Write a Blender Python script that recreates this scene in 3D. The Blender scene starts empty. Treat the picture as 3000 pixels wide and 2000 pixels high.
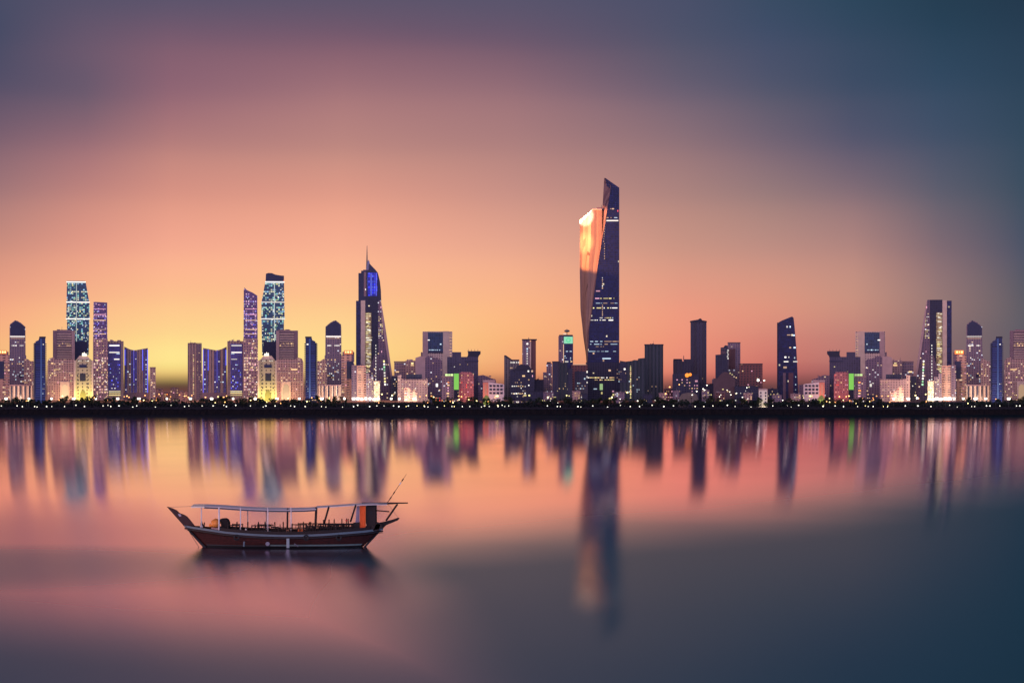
import bpy, bmesh, math, random
from mathutils import Vector, Matrix, noise
S = bpy.context.scene
COL = S.collection
R = math.radians
F, HX, HY, CAMZ = 7000.0, 1500.0, 1176.0, 12.0      # lens in photo pixels, horizon row, eye height
GZ = 2.2                                            # ground level of the city
rnd = random.Random(7)

def lin(r, g, b):
    f = lambda c: (c/255/12.92) if c/255 <= 0.04045 else ((c/255+0.055)/1.055)**2.4
    return (f(r), f(g), f(b), 1.0)

# ------------------------------------------------------------------ materials
MATS = {}
def nodes(name):
    m = bpy.data.materials.new(name); m.use_nodes = True
    nt = m.node_tree; return m, nt, nt.nodes['Principled BSDF']
def N(nt, t, **kw):
    n = nt.nodes.new(t)
    for k, v in kw.items():
        if k.startswith('i_'):
            n.inputs[int(k[2:])].default_value = v
        else: setattr(n, k, v)
    return n
def M(nt, op, a, b=None, c=None, clamp=False):
    n = nt.nodes.new('ShaderNodeMath'); n.operation = op; n.use_clamp = clamp
    for i, v in enumerate((a, b, c)):
        if v is None: continue
        if isinstance(v, (int, float)): n.inputs[i].default_value = v
        else: nt.links.new(v, n.inputs[i])
    return n.outputs[0]
def mixc(nt, f, a, b, mode='MIX'):
    n = nt.nodes.new('ShaderNodeMix'); n.data_type = 'RGBA'; n.blend_type = mode
    for i, v in ((0, f), (6, a), (7, b)):
        if isinstance(v, (int, float)): n.inputs[i].default_value = v
        elif isinstance(v, tuple): n.inputs[i].default_value = v
        else: nt.links.new(v, n.inputs[i])
    return n.outputs[2]
def smooth(nt, x, a, b, lo=0.0, hi=1.0):
    n = nt.nodes.new('ShaderNodeMapRange'); n.interpolation_type = 'SMOOTHSTEP'
    if isinstance(x, (int, float)): n.inputs[0].default_value = x
    else: nt.links.new(x, n.inputs[0])
    n.inputs[1].default_value = a; n.inputs[2].default_value = b
    n.inputs[3].default_value = lo; n.inputs[4].default_value = hi
    return n.outputs[0]

def plain(name, rgb, rough=.7, metal=0, var=.25, scale=1.5, spec=.4):
    if name in MATS: return MATS[name]
    m, nt, b = nodes(name)
    tc = N(nt, 'ShaderNodeTexCoord'); ns = N(nt, 'ShaderNodeTexNoise')
    ns.inputs['Scale'].default_value = scale; ns.inputs['Detail'].default_value = 5
    nt.links.new(tc.outputs['Object'], ns.inputs['Vector'])
    k = M(nt, 'MULTIPLY_ADD', ns.outputs[0], 2*var, 1-var)
    c = (rgb[0], rgb[1], rgb[2], 1)
    v = N(nt, 'ShaderNodeVectorMath', operation='SCALE'); v.inputs[0].default_value = c[:3]
    nt.links.new(k, v.inputs['Scale']); nt.links.new(v.outputs[0], b.inputs['Base Color'])
    b.inputs['Roughness'].default_value = rough; b.inputs['Metallic'].default_value = metal
    b.inputs['Specular IOR Level'].default_value = spec
    MATS[name] = m; return m

def glow(name, rgb, s, sample=False, var=.5):
    """light source surface; strength differs a little from lamp to lamp"""
    if name in MATS: return MATS[name]
    m, nt, b = nodes(name)
    b.inputs['Base Color'].default_value = (.1, .1, .1, 1)
    b.inputs['Emission Color'].default_value = (*rgb[:3], 1)
    oi = N(nt, 'ShaderNodeObjectInfo')
    k = M(nt, 'MULTIPLY_ADD', oi.outputs['Random'], 2*var*s, s*(1-var))
    nt.links.new(k, b.inputs['Emission Strength'])
    m.cycles.emission_sampling = 'AUTO' if sample else 'NONE'
    MATS[name] = m; return m

def facade(name, wall, glass, cw=4.0, ch=3.8, fw=.6, fh=.5, lit=0.0, lits=((1,.75,.4),), ls=1.2, rough=.65,
           gmetal=.0, varf=.18, litz=None, band=0):
    """storeys and bays of dark panes in a wall; 'lit' is the share of panes with a lamp on behind"""
    if name in MATS: return MATS[name]
    m, nt, b = nodes(name)
    tc = N(nt, 'ShaderNodeTexCoord'); sp = N(nt, 'ShaderNodeSeparateXYZ')
    nt.links.new(tc.outputs['Object'], sp.inputs[0])
    u = M(nt, 'ADD', M(nt, 'ADD', sp.outputs[0], sp.outputs[1]), 1000.37); v = M(nt, 'ADD', sp.outputs[2], .3)
    us, vs = M(nt, 'DIVIDE', u, cw), M(nt, 'DIVIDE', v, ch)
    fu, fv = M(nt, 'FRACT', us), M(nt, 'FRACT', vs)
    cu, cv = M(nt, 'FLOOR', us), M(nt, 'FLOOR', vs)
    mu = M(nt, 'LESS_THAN', fu, fw); mv = M(nt, 'LESS_THAN', fv, fh)
    mask = M(nt, 'MULTIPLY', mu, mv)
    cx = N(nt, 'ShaderNodeCombineXYZ'); nt.links.new(cu, cx.inputs[0]); nt.links.new(cv, cx.inputs[1])
    oi = N(nt, 'ShaderNodeObjectInfo'); nt.links.new(M(nt, 'MULTIPLY', oi.outputs['Random'], 97.0), cx.inputs[2])
    wn = N(nt, 'ShaderNodeTexWhiteNoise'); nt.links.new(cx.outputs[0], wn.inputs[0])
    ns = N(nt, 'ShaderNodeTexNoise'); ns.inputs['Scale'].default_value = .06; ns.inputs['Detail'].default_value = 6
    nt.links.new(tc.outputs['Object'], ns.inputs['Vector'])
    k = M(nt, 'MULTIPLY_ADD', ns.outputs[0], 2*varf, 1-varf)
    sw = N(nt, 'ShaderNodeVectorMath', operation='SCALE'); sw.inputs[0].default_value = wall[:3]
    nt.links.new(k, sw.inputs['Scale'])
    sg = N(nt, 'ShaderNodeVectorMath', operation='SCALE'); sg.inputs[0].default_value = glass[:3]
    nt.links.new(M(nt, 'MULTIPLY_ADD', wn.outputs[0], .9, .55), sg.inputs['Scale'])
    c = mixc(nt, mask, sw.outputs[0], sg.outputs[0]); nt.links.new(c, b.inputs['Base Color'])
    nt.links.new(M(nt, 'MULTIPLY_ADD', mask, .22-rough, rough), b.inputs['Roughness'])
    nt.links.new(M(nt, 'MULTIPLY', mask, gmetal), b.inputs['Metallic'])
    b.inputs['Specular IOR Level'].default_value = .35
    if lit > 0:
        # storeys differ in how many lamps are on
        wr = N(nt, 'ShaderNodeTexWhiteNoise'); wr.noise_dimensions = '1D'; nt.links.new(cv, wr.inputs['W'])
        th = M(nt, 'MULTIPLY', M(nt, 'MULTIPLY_ADD', wr.outputs[0], 1.5, .25), lit)
        if litz:   # more lamps on towards the lower storeys
            th = M(nt, 'MULTIPLY', th, smooth(nt, sp.outputs[2], litz[0], litz[1], litz[2], litz[3]))
        on = M(nt, 'MULTIPLY', M(nt, 'LESS_THAN', wn.outputs[0], th), mask)
        cr = N(nt, 'ShaderNodeValToRGB'); cr.color_ramp.interpolation = 'CONSTANT'
        el = cr.color_ramp.elements
        while len(el) < len(lits): el.new(.5)
        while len(el) > max(1, len(lits)): el.remove(el[-1])
        for i, q in enumerate(lits):
            el[i].position = i/len(lits); el[i].color = (*q[:3], 1)
        s2 = N(nt, 'ShaderNodeSeparateColor'); nt.links.new(wn.outputs[1], s2.inputs[0])
        nt.links.new(s2.outputs[1], cr.inputs[0]); nt.links.new(cr.outputs[0], b.inputs['Emission Color'])
        nt.links.new(M(nt, 'MULTIPLY', on, M(nt, 'MULTIPLY_ADD', s2.outputs[2], ls, ls*.4)), b.inputs['Emission Strength'])
        m.cycles.emission_sampling = 'NONE'
    MATS[name] = m; return m

# ------------------------------------------------------------------ objects
def link(name, me, mat=None, parent=None):
    o = bpy.data.objects.new(name, me); COL.objects.link(o)
    if mat is not None: me.materials.append(mat)
    if parent: o.parent = parent
    return o
def empty(name, loc, rz=0, label=None, cat=None, group=None):
    o = bpy.data.objects.new(name, None); COL.objects.link(o); o.empty_display_size = .5
    o.location = loc; o.rotation_euler = (0, 0, rz); tag(o, label, cat, group); return o
def tag(o, label=None, cat=None, group=None, kind=None):
    if label: o['label'] = label
    if cat: o['category'] = cat
    if group: o['group'] = group
    if kind: o['kind'] = kind
    return o
def bm_done(bm, name, smooth_=False):
    bmesh.ops.recalc_face_normals(bm, faces=bm.faces)
    me = bpy.data.meshes.new(name); bm.to_mesh(me); bm.free()
    if smooth_:
        for p in me.polygons: p.use_smooth = True
    return me
def add_box(bm, x0, x1, y0, y1, z0, z1):
    vs = [bm.verts.new((x, y, z)) for z in (z0, z1) for x, y in ((x0, y0), (x1, y0), (x1, y1), (x0, y1))]
    for f in ((0,1,2,3),(4,5,6,7),(0,1,5,4),(1,2,6,5),(2,3,7,6),(3,0,4,7)):
        bm.faces.new([vs[i] for i in f])
def add_prism(bm, pts, y0, y1):
    """front outline in x-z, extruded through its depth"""
    a = [bm.verts.new((x, y0, z)) for x, z in pts]; b = [bm.verts.new((x, y1, z)) for x, z in pts]
    bm.faces.new(a); bm.faces.new(b[::-1])
    n = len(pts)
    for i in range(n): bm.faces.new((a[i], a[(i+1) % n], b[(i+1) % n], b[i]))
def add_cyl(bm, p, q, r0, r1=None, n=8):
    r1 = r0 if r1 is None else r1
    p, q = Vector(p), Vector(q); d = (q-p).normalized()
    a = d.orthogonal().normalized(); b = d.cross(a)
    r = [[bm.verts.new(c + (a*math.cos(t)+b*math.sin(t))*rr) for t in [2*math.pi*i/n for i in range(n)]]
         for c, rr in ((p, r0), (q, r1))]
    for i in range(n): bm.faces.new((r[0][i], r[0][(i+1) % n], r[1][(i+1) % n], r[1][i]))
    bm.faces.new(r[0][::-1]); bm.faces.new(r[1])
def add_ball(bm, c, r, sz=1, seg=10, jit=0):
    g = bmesh.ops.create_icosphere(bm, subdivisions=2, radius=r)
    for v in g['verts']:
        v.co = Vector((v.co.x, v.co.y, v.co.z*sz))
        if jit: v.co *= 1 + jit*noise.noise(v.co*2/r + Vector(c))
        v.co += Vector(c)

def at(x, y, D): return Vector(((x-HX)*D/F, D, CAMZ+(HY-y)*D/F))

WMESH = {}
def wmesh(w, h, mat):
    k = (round(w, 1), round(h, 1), mat.name)
    if k not in WMESH:
        bm = bmesh.new(); add_box(bm, -w/2, w/2, -.35, .3, -h/2, h/2)
        WMESH[k] = bm_done(bm, 'window'); WMESH[k].materials.append(mat)
    return WMESH[k]

class Tower:
    """a building whose front is set out in photo pixels at its own distance and turned to face the bay"""
    def __init__(s, name, label, D, xc, C=None, cat=None, depth=22, group=None):
        cat = cat or ('tower' if 'tower' in name else name.replace('_', ' ') if name in ('office_block','apartment_block') else 'building')
        s.C = C; s.D = D; s.depth = depth
        xc = s.X(xc); s.xc = xc
        az = math.atan2(xc-HX, F); s.k = D*math.cos(az)/F
        s.root = empty(name, ((xc-HX)*D/F, D, GZ), -az, label, cat, group)
    def X(s, x): return x if s.C is None else s.C-x
    def lx(s, x): return (s.X(x)-s.xc)*s.k
    def lz(s, y): return max(-.5, CAMZ+(HY-y)*s.D/F-GZ)
    def box(s, part, x0, x1, yt, yb, mat, front=0, depth=None, parent=None):
        a, b = sorted((s.lx(x0), s.lx(x1))); depth = s.depth if depth is None else depth
        bm = bmesh.new(); add_box(bm, a, b, front, front+depth, s.lz(yb), s.lz(yt))
        return link(part, bm_done(bm, part), mat, parent or s.root)
    def prof(s, part, pts, mat, front=0, depth=None, parent=None):
        depth = s.depth if depth is None else depth
        bm = bmesh.new(); add_prism(bm, [(s.lx(x), s.lz(y)) for x, y in pts], front, front+depth)
        return link(part, bm_done(bm, part), mat, parent or s.root)
    def win(s, x, y, w, h, mat, front=0, part='window', parent=None):
        """one window (or lit strip) w x h photo pixels, centred on x, y"""
        o = bpy.data.objects.new(part, wmesh(w*s.k, h*s.k, mat)); COL.objects.link(o)
        o.parent = parent or s.root; o.location = (s.lx(x), front, s.lz(y))
        if part == 'window': o.scale = (rnd.uniform(.6, 1.25), 1, rnd.uniform(.65, 1.15))
        return o
    def wins(s, x0, x1, y0, y1, nx, ny, p, mats, w=3, h=3, front=0, cap=60, parent=None):
        """lit windows standing on the building's own grid of bays and storeys"""
        cells = [(i, j) for i in range(nx) for j in range(ny) if rnd.random() < p]
        rnd.shuffle(cells)
        for i, j in cells[:cap]:
            s.win(x0+(i+.5)*(x1-x0)/nx, y0+(j+.5)*(y1-y0)/ny, w, h, rnd.choice(mats), front, parent=parent)
    def clutter(s, x0, x1, y, mat, n=3, hmax=5, parent=None):
        if rnd.random() < .6: s.mast(rnd.uniform(x0+2, x1-2), y-rnd.uniform(5, 11), y+.5, .35)
        """plant rooms and tanks on the roof"""
        for i in range(n):
            w = rnd.uniform(.1, .28)*(x1-x0); x = rnd.uniform(x0+1, max(x0+1.5, x1-w-1)); h = rnd.uniform(1.5, hmax)
            s.box('roof_box', x, x+w, y-h, y+.5, mat, rnd.uniform(3, 7), rnd.uniform(3, 6), parent)
    def mast(s, x, y0, y1, r=.4, mat=None, front=6, part='antenna'):
        bm = bmesh.new(); add_cyl(bm, (s.lx(x), front, s.lz(y1)), (s.lx(x), front, s.lz(y0)), r, r*.5, 6)
        return link(part, bm_done(bm, part), mat or STEEL, s.root)

# shared materials
STEEL = plain('weathered_steel', (.12,.12,.14), .5)
CONC = plain('grey_concrete', (.28,.25,.25), .8, scale=.1)
PINKC = plain('rosy_concrete', (.50,.34,.33), .8, scale=.1)
SANDC = plain('sand_stone', (.68,.52,.42), .8, scale=.1)
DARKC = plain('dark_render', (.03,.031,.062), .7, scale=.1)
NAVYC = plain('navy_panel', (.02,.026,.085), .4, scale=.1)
MAUVE = plain('mauve_stone', (.26,.17,.2), .75, scale=.1)
WARM = glow('warm_window_light', (1,.62,.28), 1.05)
YEL = glow('yellow_window_light', (1,.83,.32), 1.1)
WHT = glow('white_window_light', (1,.93,.82), 1.15)
COOL = glow('cool_window_light', (.65,.85,1), 0.95)
GRN = glow('green_window_light', (.45,1,.5), 0.9)
PNK = glow('pink_window_light', (1,.45,.6), 1.0)
ORG = glow('orange_light', (1,.3,.04), 2.2)
RED = glow('red_light', (1,.05,.02), 1.4)
DIM = glow('dim_warm_light', (1,.6,.35), .55)
BLU = glow('blue_light', (.10,.12,1), 1.3)
LAMPW = glow('white_lamp', (1,.92,.78), 5, True)
LAMPD = glow('small_white_lamp', (1,.93,.75), 4, False)
LAMPO = glow('sodium_lamp', (1,.40,.12), 4, True)
LAMPY = glow('yellow_lamp', (1,.78,.3), 5, False)
MIX = [WARM, WARM, YEL, WHT]

f_brown = facade('brown_pier_facade', (.40,.27,.24), (.10,.07,.10), 5.2, 3.8, .35, .92)
f_brownh = facade('brown_ribbon_facade', (.36,.235,.235), (.10,.07,.10), 60, 4.6, .97, .42)
f_blue = facade('blue_glass_facade', (.10,.08,.25), (.06,.06,.34), 4.4, 3.8, .75, .7)
f_rosy = facade('rosy_apartment_facade', (.46,.29,.27), (.12,.075,.09), 4.3, 3.9, .5, .48, .12, ((1,.6,.3),(1,.75,.5)), .8)
f_rosyl = facade('pale_rosy_facade', (.55,.36,.33), (.2,.12,.13), 4.6, 4.2, .45, .45, .08, ((1,.65,.4),), .8)
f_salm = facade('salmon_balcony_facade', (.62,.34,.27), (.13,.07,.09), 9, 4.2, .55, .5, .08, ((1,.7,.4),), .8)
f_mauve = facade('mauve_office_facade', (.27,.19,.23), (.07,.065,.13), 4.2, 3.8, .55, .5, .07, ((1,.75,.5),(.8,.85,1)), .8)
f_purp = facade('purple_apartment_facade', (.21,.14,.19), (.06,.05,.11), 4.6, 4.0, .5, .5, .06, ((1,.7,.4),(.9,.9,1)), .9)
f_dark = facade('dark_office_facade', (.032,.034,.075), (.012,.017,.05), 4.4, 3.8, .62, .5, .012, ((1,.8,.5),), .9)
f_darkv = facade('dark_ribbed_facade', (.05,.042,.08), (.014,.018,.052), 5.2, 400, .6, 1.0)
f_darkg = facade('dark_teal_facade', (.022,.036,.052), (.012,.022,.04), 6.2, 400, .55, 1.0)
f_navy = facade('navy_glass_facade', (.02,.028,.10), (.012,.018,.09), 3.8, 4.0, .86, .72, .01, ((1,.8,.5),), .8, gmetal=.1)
f_grid = facade('red_grid_facade', (.19,.075,.075), (.04,.022,.035), 5.2, 4.4, .58, .58, .04, ((1,.6,.3),), .7)
f_teal = facade('teal_glass_facade', (.06,.13,.20), (.03,.085,.19), 3.4, 3.6, .8, .62, .42,
                ((.35,.85,.75),(.75,.95,.7),(.4,.7,.95),(1,.95,.55)), .75)
f_slimu = facade('violet_lit_facade', (.16,.10,.26), (.06,.045,.13), 4.0, 4.3, .55, .5, .5,
                ((.45,.35,1),(.8,.5,.9),(1,.6,.75)), .7)
f_sliml = facade('rose_lit_facade', (.36,.22,.24), (.10,.06,.10), 4.6, 5.0, .55, .5, .5,
                ((1,.6,.35),(1,.75,.55),(1,.55,.5)), .75)
f_stone = facade('pale_stone_facade', (.50,.42,.28), (.12,.10,.08), 7.5, 5.6, .3, .5)
f_balc = facade('blue_balcony_facade', (.035,.06,.20), (.006,.016,.11), 60, 3.9, .98, .62)

# ------------------------------------------------------------------ world (dusk sky laid out by compass bearing and height)
def make_world():
    w = bpy.data.worlds.new('World'); S.world = w; w.use_nodes = True
    nt = w.node_tree; nt.nodes.clear()
    out = N(nt, 'ShaderNodeOutputWorld'); bg = N(nt, 'ShaderNodeBackground')
    tc = N(nt, 'ShaderNodeTexCoord'); sp = N(nt, 'ShaderNodeSeparateXYZ')
    nt.links.new(tc.outputs['Generated'], sp.inputs[0])
    X, Y, Z = sp.outputs
    az = M(nt, 'ARCTAN2', X, Y)
    hyp = M(nt, 'SQRT', M(nt, 'ADD', M(nt, 'MULTIPLY', X, X), M(nt, 'MULTIPLY', Y, Y)))
    el = M(nt, 'ARCTAN2', Z, hyp)
    # long soft cloud streaks bend the bands a little
    cv = N(nt, 'ShaderNodeCombineXYZ')
    nt.links.new(M(nt, 'MULTIPLY', M(nt, 'ADD', az, M(nt, 'MULTIPLY', el, -.8)), 7), cv.inputs[0])
    nt.links.new(M(nt, 'MULTIPLY', M(nt, 'ADD', el, M(nt, 'MULTIPLY', az, .12)), 34), cv.inputs[1])
    ns = N(nt, 'ShaderNodeTexNoise'); ns.inputs['Scale'].default_value = .75; ns.inputs['Detail'].default_value = 2
    ns.inputs['Roughness'].default_value = .35
    nt.links.new(cv.outputs[0], ns.inputs['Vector'])
    nz = M(nt, 'SUBTRACT', ns.outputs[0], .5)
    amp = smooth(nt, el, .03, .14, 0.0, .07)
    s = M(nt, 'ADD', M(nt, 'MULTIPLY', el, 1/0.1680), M(nt, 'MULTIPLY', nz, amp))
    cols = SKY
    rows = SKYROWS
    prev = None
    azp = [math.atan2(c-HX, F) for c in sorted(cols)]
    for i, cx in enumerate(sorted(cols)):
        r = N(nt, 'ShaderNodeValToRGB'); cr = r.color_ramp; cr.interpolation = 'CARDINAL'
        st = [((HY-y)/HY, c) for y, c in zip(rows, cols[cx])]
        st.sort()
        while len(cr.elements) < len(st): cr.elements.new(.5)
        for e, (p, c) in zip(cr.elements, st):
            e.position = max(0, min(1, p)); e.color = lin(*c)
        nt.links.new(s, r.inputs[0])
        if prev is None: prev = r.outputs[0]
        else:
            f = N(nt, 'ShaderNodeMapRange'); f.inputs[1].default_value = azp[i-1]; f.inputs[2].default_value = azp[i]
            nt.links.new(az, f.inputs[0]); prev = mixc(nt, f.outputs[0], prev, r.outputs[0])
    hi = mixc(nt, smooth(nt, az, -.3, .25), (.030,.038,.075,1), (.012,.036,.058,1))
    c = mixc(nt, smooth(nt, el, .16, .42), prev, hi)
    # the sky behind the viewer: mauve afterglow that lights the fronts of the city
    side = smooth(nt, Y, .35, -.45)
    back = mixc(nt, smooth(nt, X, -.6, .7), (1.75,1.12,1.50,1), (.85,.80,1.35,1))
    back = mixc(nt, smooth(nt, el, .1, .9), back, (.10,.12,.26,1))
    c = mixc(nt, side, c, back)
    nt.links.new(c, bg.inputs[0]); bg.inputs[1].default_value = 1.0
    nt.links.new(bg.outputs[0], out.inputs[0])

SKYROWS = [0, 150, 300, 450, 600, 750, 880, 980, 1060, 1095, 1128, 1176]
SKY = {
 0:    [(74,77,102),(76,77,102),(96,84,106),(134,102,114),(172,124,122),(210,146,128),(238,164,132),(248,180,130),(240,185,125),(215,165,115),(150,110,90),(120,80,70)],
 250:  [(88,82,106),(106,88,109),(114,93,111),(160,114,120),(200,138,128),(232,160,136),(248,182,138),(252,200,138),(248,206,132),(222,178,114),(130,98,76),(140,90,78)],
 500:  [(92,84,108),(127,94,112),(152,107,118),(190,132,126),(222,152,134),(247,174,144),(253,194,142),(254,214,142),(254,228,142),(225,190,115),(110,85,62),(150,95,85)],
 1000: [(92,84,107),(131,96,112),(168,120,123),(196,140,130),(230,160,138),(250,180,146),(253,196,143),(254,214,143),(253,216,135),(225,180,115),(140,100,75),(140,90,80)],
 1500: [(88,84,108),(119,93,111),(154,114,121),(180,132,128),(208,150,136),(236,170,142),(250,182,136),(250,182,126),(242,168,118),(225,150,105),(150,95,80),(110,65,60)],
 2000: [(74,80,106),(86,86,108),(116,100,116),(150,118,122),(180,136,128),(208,150,132),(232,154,130),(238,150,124),(232,140,118),(215,122,105),(135,80,75),(80,50,52)],
 2250: [(58,76,100),(70,80,106),(92,90,110),(126,106,118),(162,128,125),(196,144,131),(220,150,128),(216,137,120),(204,118,107),(180,100,95),(120,72,72),(72,48,54)],
 2500: [(45,70,92),(56,74,98),(70,80,104),(98,92,112),(144,116,121),(182,136,128),(200,145,128),(192,130,120),(180,116,110),(152,94,94),(110,70,72),(70,48,56)],
 2750: [(38,62,82),(44,68,90),(56,76,100),(74,84,106),(102,97,111),(132,109,116),(150,120,118),(140,112,112),(132,102,106),(112,84,92),(90,64,72),(60,44,54)],
 3000: [(36,57,76),(41,63,84),(47,69,90),(55,75,95),(65,80,98),(80,85,103),(94,92,102),(96,92,102),(98,88,98),(84,72,84),(70,56,66),(50,40,50)],
}
make_world()

# ------------------------------------------------------------------ setting
def quad_mesh(name, x0, x1, y0, y1, z, mat, nx=1, ny=1):
    bm = bmesh.new()
    g = [[bm.verts.new((x0+(x1-x0)*i/nx, y0+(y1-y0)*j/ny, z)) for i in range(nx+1)] for j in range(ny+1)]
    for j in range(ny):
        for i in range(nx): bm.faces.new((g[j][i], g[j][i+1], g[j+1][i+1], g[j+1][i]))
    o = link(name, bm_done(bm, name), mat); tag(o, kind='structure'); return o

def water_mat():
    m = bpy.data.materials.new('still_bay_water'); m.use_nodes = True; nt = m.node_tree; nt.nodes.clear()
    out = N(nt, 'ShaderNodeOutputMaterial'); geo = N(nt, 'ShaderNodeNewGeometry'); sp = N(nt, 'ShaderNodeSeparateXYZ')
    nt.links.new(geo.outputs['Position'], sp.inputs[0]); X, Y = sp.outputs[0], sp.outputs[1]
    # wind-ruffled water: a wide patch off to the right and a small one on the left (metres)
    ns = N(nt, 'ShaderNodeTexNoise'); ns.inputs['Scale'].default_value = 1; ns.inputs['Detail'].default_value = 2
    mp = N(nt, 'ShaderNodeMapping'); mp.inputs['Scale'].default_value = (.03, .012, 1)
    nt.links.new(geo.outputs['Position'], mp.inputs[0]); nt.links.new(mp.outputs[0], ns.inputs['Vector'])
    nz = M(nt, 'SUBTRACT', ns.outputs[0], .5)
    u = M(nt, 'ADD', X, 9)
    yb = M(nt, 'ADD', M(nt, 'ADD', M(nt, 'MULTIPLY', u, 1.5), M(nt, 'MULTIPLY', M(nt, 'MULTIPLY', u, u), .004)), M(nt, 'MULTIPLY_ADD', nz, 50, 203))
    top = smooth(nt, M(nt, 'DIVIDE', M(nt, 'SUBTRACT', yb, Y), Y), -.24, .26)
    xb = M(nt, 'ADD', M(nt, 'MULTIPLY', M(nt, 'SUBTRACT', 198, Y), .075), M(nt, 'MULTIPLY_ADD', nz, 7, -12.5))
    p1 = M(nt, 'MULTIPLY', top, smooth(nt, M(nt, 'SUBTRACT', X, xb), -6, 7))
    ex = M(nt, 'DIVIDE', M(nt, 'ADD', X, 44), 26); ey = M(nt, 'DIVIDE', M(nt, 'SUBTRACT', Y, 174), 24)
    p2 = smooth(nt, M(nt, 'ADD', M(nt, 'MULTIPLY', ex, ex), M(nt, 'MULTIPLY', ey, ey)), 1.6, 0.0, 0.0, .45)
    yb3 = M(nt, 'ADD', M(nt, 'MULTIPLY_ADD', X, -.7, 112), M(nt, 'MULTIPLY', nz, 30))
    p3 = smooth(nt, M(nt, 'SUBTRACT', yb3, Y), -24, 20, 0.0, .85)
    p = M(nt, 'MAXIMUM', M(nt, 'MAXIMUM', p1, p2), p3)
    fr = N(nt, 'ShaderNodeFresnel'); fr.inputs['IOR'].default_value = 1.34
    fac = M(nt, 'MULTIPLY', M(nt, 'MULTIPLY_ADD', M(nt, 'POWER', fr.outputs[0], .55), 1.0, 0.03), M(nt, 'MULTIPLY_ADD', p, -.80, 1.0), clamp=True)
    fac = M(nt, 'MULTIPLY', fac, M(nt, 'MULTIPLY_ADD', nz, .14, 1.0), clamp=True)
    # painted darkening: reflections fade to black towards the far shore
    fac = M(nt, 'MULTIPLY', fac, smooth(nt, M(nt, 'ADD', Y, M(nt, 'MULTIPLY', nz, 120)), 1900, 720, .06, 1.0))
    tg = N(nt, 'ShaderNodeCombineXYZ'); tg.inputs[1].default_value = 1
    g1 = N(nt, 'ShaderNodeBsdfAnisotropic'); g1.distribution = 'BECKMANN'
    nt.links.new(mixc(nt, p, (.98,.72,.84,1), (.60,.74,.88,1)), g1.inputs['Color']); nt.links.new(M(nt, 'MULTIPLY_ADD', M(nt, 'MULTIPLY', smooth(nt, Y, 330, 210), smooth(nt, X, 1, -9)), .13, .084), g1.inputs['Roughness'])  # mirror tinted cooler in the patches, painting the reflected sky darker and bluer
    g1.inputs['Anisotropy'].default_value = .70; nt.links.new(tg.outputs[0], g1.inputs['Tangent'])
    g2 = N(nt, 'ShaderNodeBsdfAnisotropic'); g2.distribution = 'BECKMANN'
    nt.links.new(mixc(nt, smooth(nt, Y, 500, 1500), (.56,.90,.95,1), (.16,.13,.15,1)), g2.inputs['Color']); g2.inputs['Roughness'].default_value = .62  # ripple colour goes nearly black with distance, part of the painted shore fade
    df = N(nt, 'ShaderNodeBsdfDiffuse'); df.inputs[0].default_value = (.008,.022,.032,1)
    ad = N(nt, 'ShaderNodeMixShader'); ad.inputs[0].default_value = .2
    nt.links.new(g2.outputs[0], ad.inputs[1]); nt.links.new(df.outputs[0], ad.inputs[2])
    mx = N(nt, 'ShaderNodeMixShader'); nt.links.new(fac, mx.inputs[0])
    nt.links.new(ad.outputs[0], mx.inputs[1]); nt.links.new(g1.outputs[0], mx.inputs[2])
    nt.links.new(mx.outputs[0], out.inputs[0]); return m
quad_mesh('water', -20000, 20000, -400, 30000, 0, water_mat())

ground_m = plain('dark_shore_soil', (.012,.012,.018), .95, scale=.02, spec=0)
# city ground: one raised slab with a sea wall along its front edge
bm = bmesh.new(); add_box(bm, -2600, 2600, 3822, 9000, -3, GZ)
tag(link('ground', bm_done(bm, 'ground'), ground_m), kind='structure')
# promenade path on top of the sea wall
o = quad_mesh('path', -1500, 1500, 3826, 3838, GZ+.05, plain('promenade_paving', (.04,.04,.05), .9, scale=.2, spec=.1))
# coastal road behind the trees
o = quad_mesh('road', -1500, 1500, 3900, 3925, GZ+.06, plain('asphalt', (.045,.045,.05), .9, scale=.2, spec=.1))
bm = bmesh.new(); add_box(bm, -1500, 1500, 3821.2, 3821.9, -1, GZ+.9)
tag(link('sea_wall', bm_done(bm, 'sea_wall'), plain('sea_wall_concrete', (.02,.02,.028), .9, scale=.1, spec=.1)),
    'long low dark sea wall edging the far shore below the skyline', 'wall')

# added low bank: makes the dark band below the shore, hides lamp reflections
bank_mat = plain('dark_bank', (.012,.011,.013), .9, scale=.3, spec=.05)
def added_dark_bank(x0, x1, label, seed):
    r = random.Random(seed); bm = bmesh.new()
    n = int((x1-x0)/2.2); prof = [(-9, -1.5), (-5.5, 1.6), (-2, 4.6), (2, 5.1), (6, 2), (10, -1.5)]
    ring = []
    for i in range(n+1):
        x = x0+(x1-x0)*i/n; end = min(1, .25+min(i, n-i)/10)
        ring.append([bm.verts.new((x+r.uniform(-.5,.5), 2150+py+r.uniform(-.6,.6), pz*end+(r.uniform(-.55,.45) if pz > 0 else 0))) for py, pz in prof])
    for a, b in zip(ring, ring[1:]):
        for j in range(len(prof)-1): bm.faces.new((a[j], b[j], b[j+1], a[j+1]))
    bm.faces.new(ring[0]); bm.faces.new(ring[-1][::-1])
    tag(link('added_dark_bank', bm_done(bm, 'added_dark_bank'), bank_mat), label, 'added_dark_bank')
added_dark_bank(-760, 760, 'long low added black bank making the dark band along the waterline under the skyline', 3)

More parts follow.
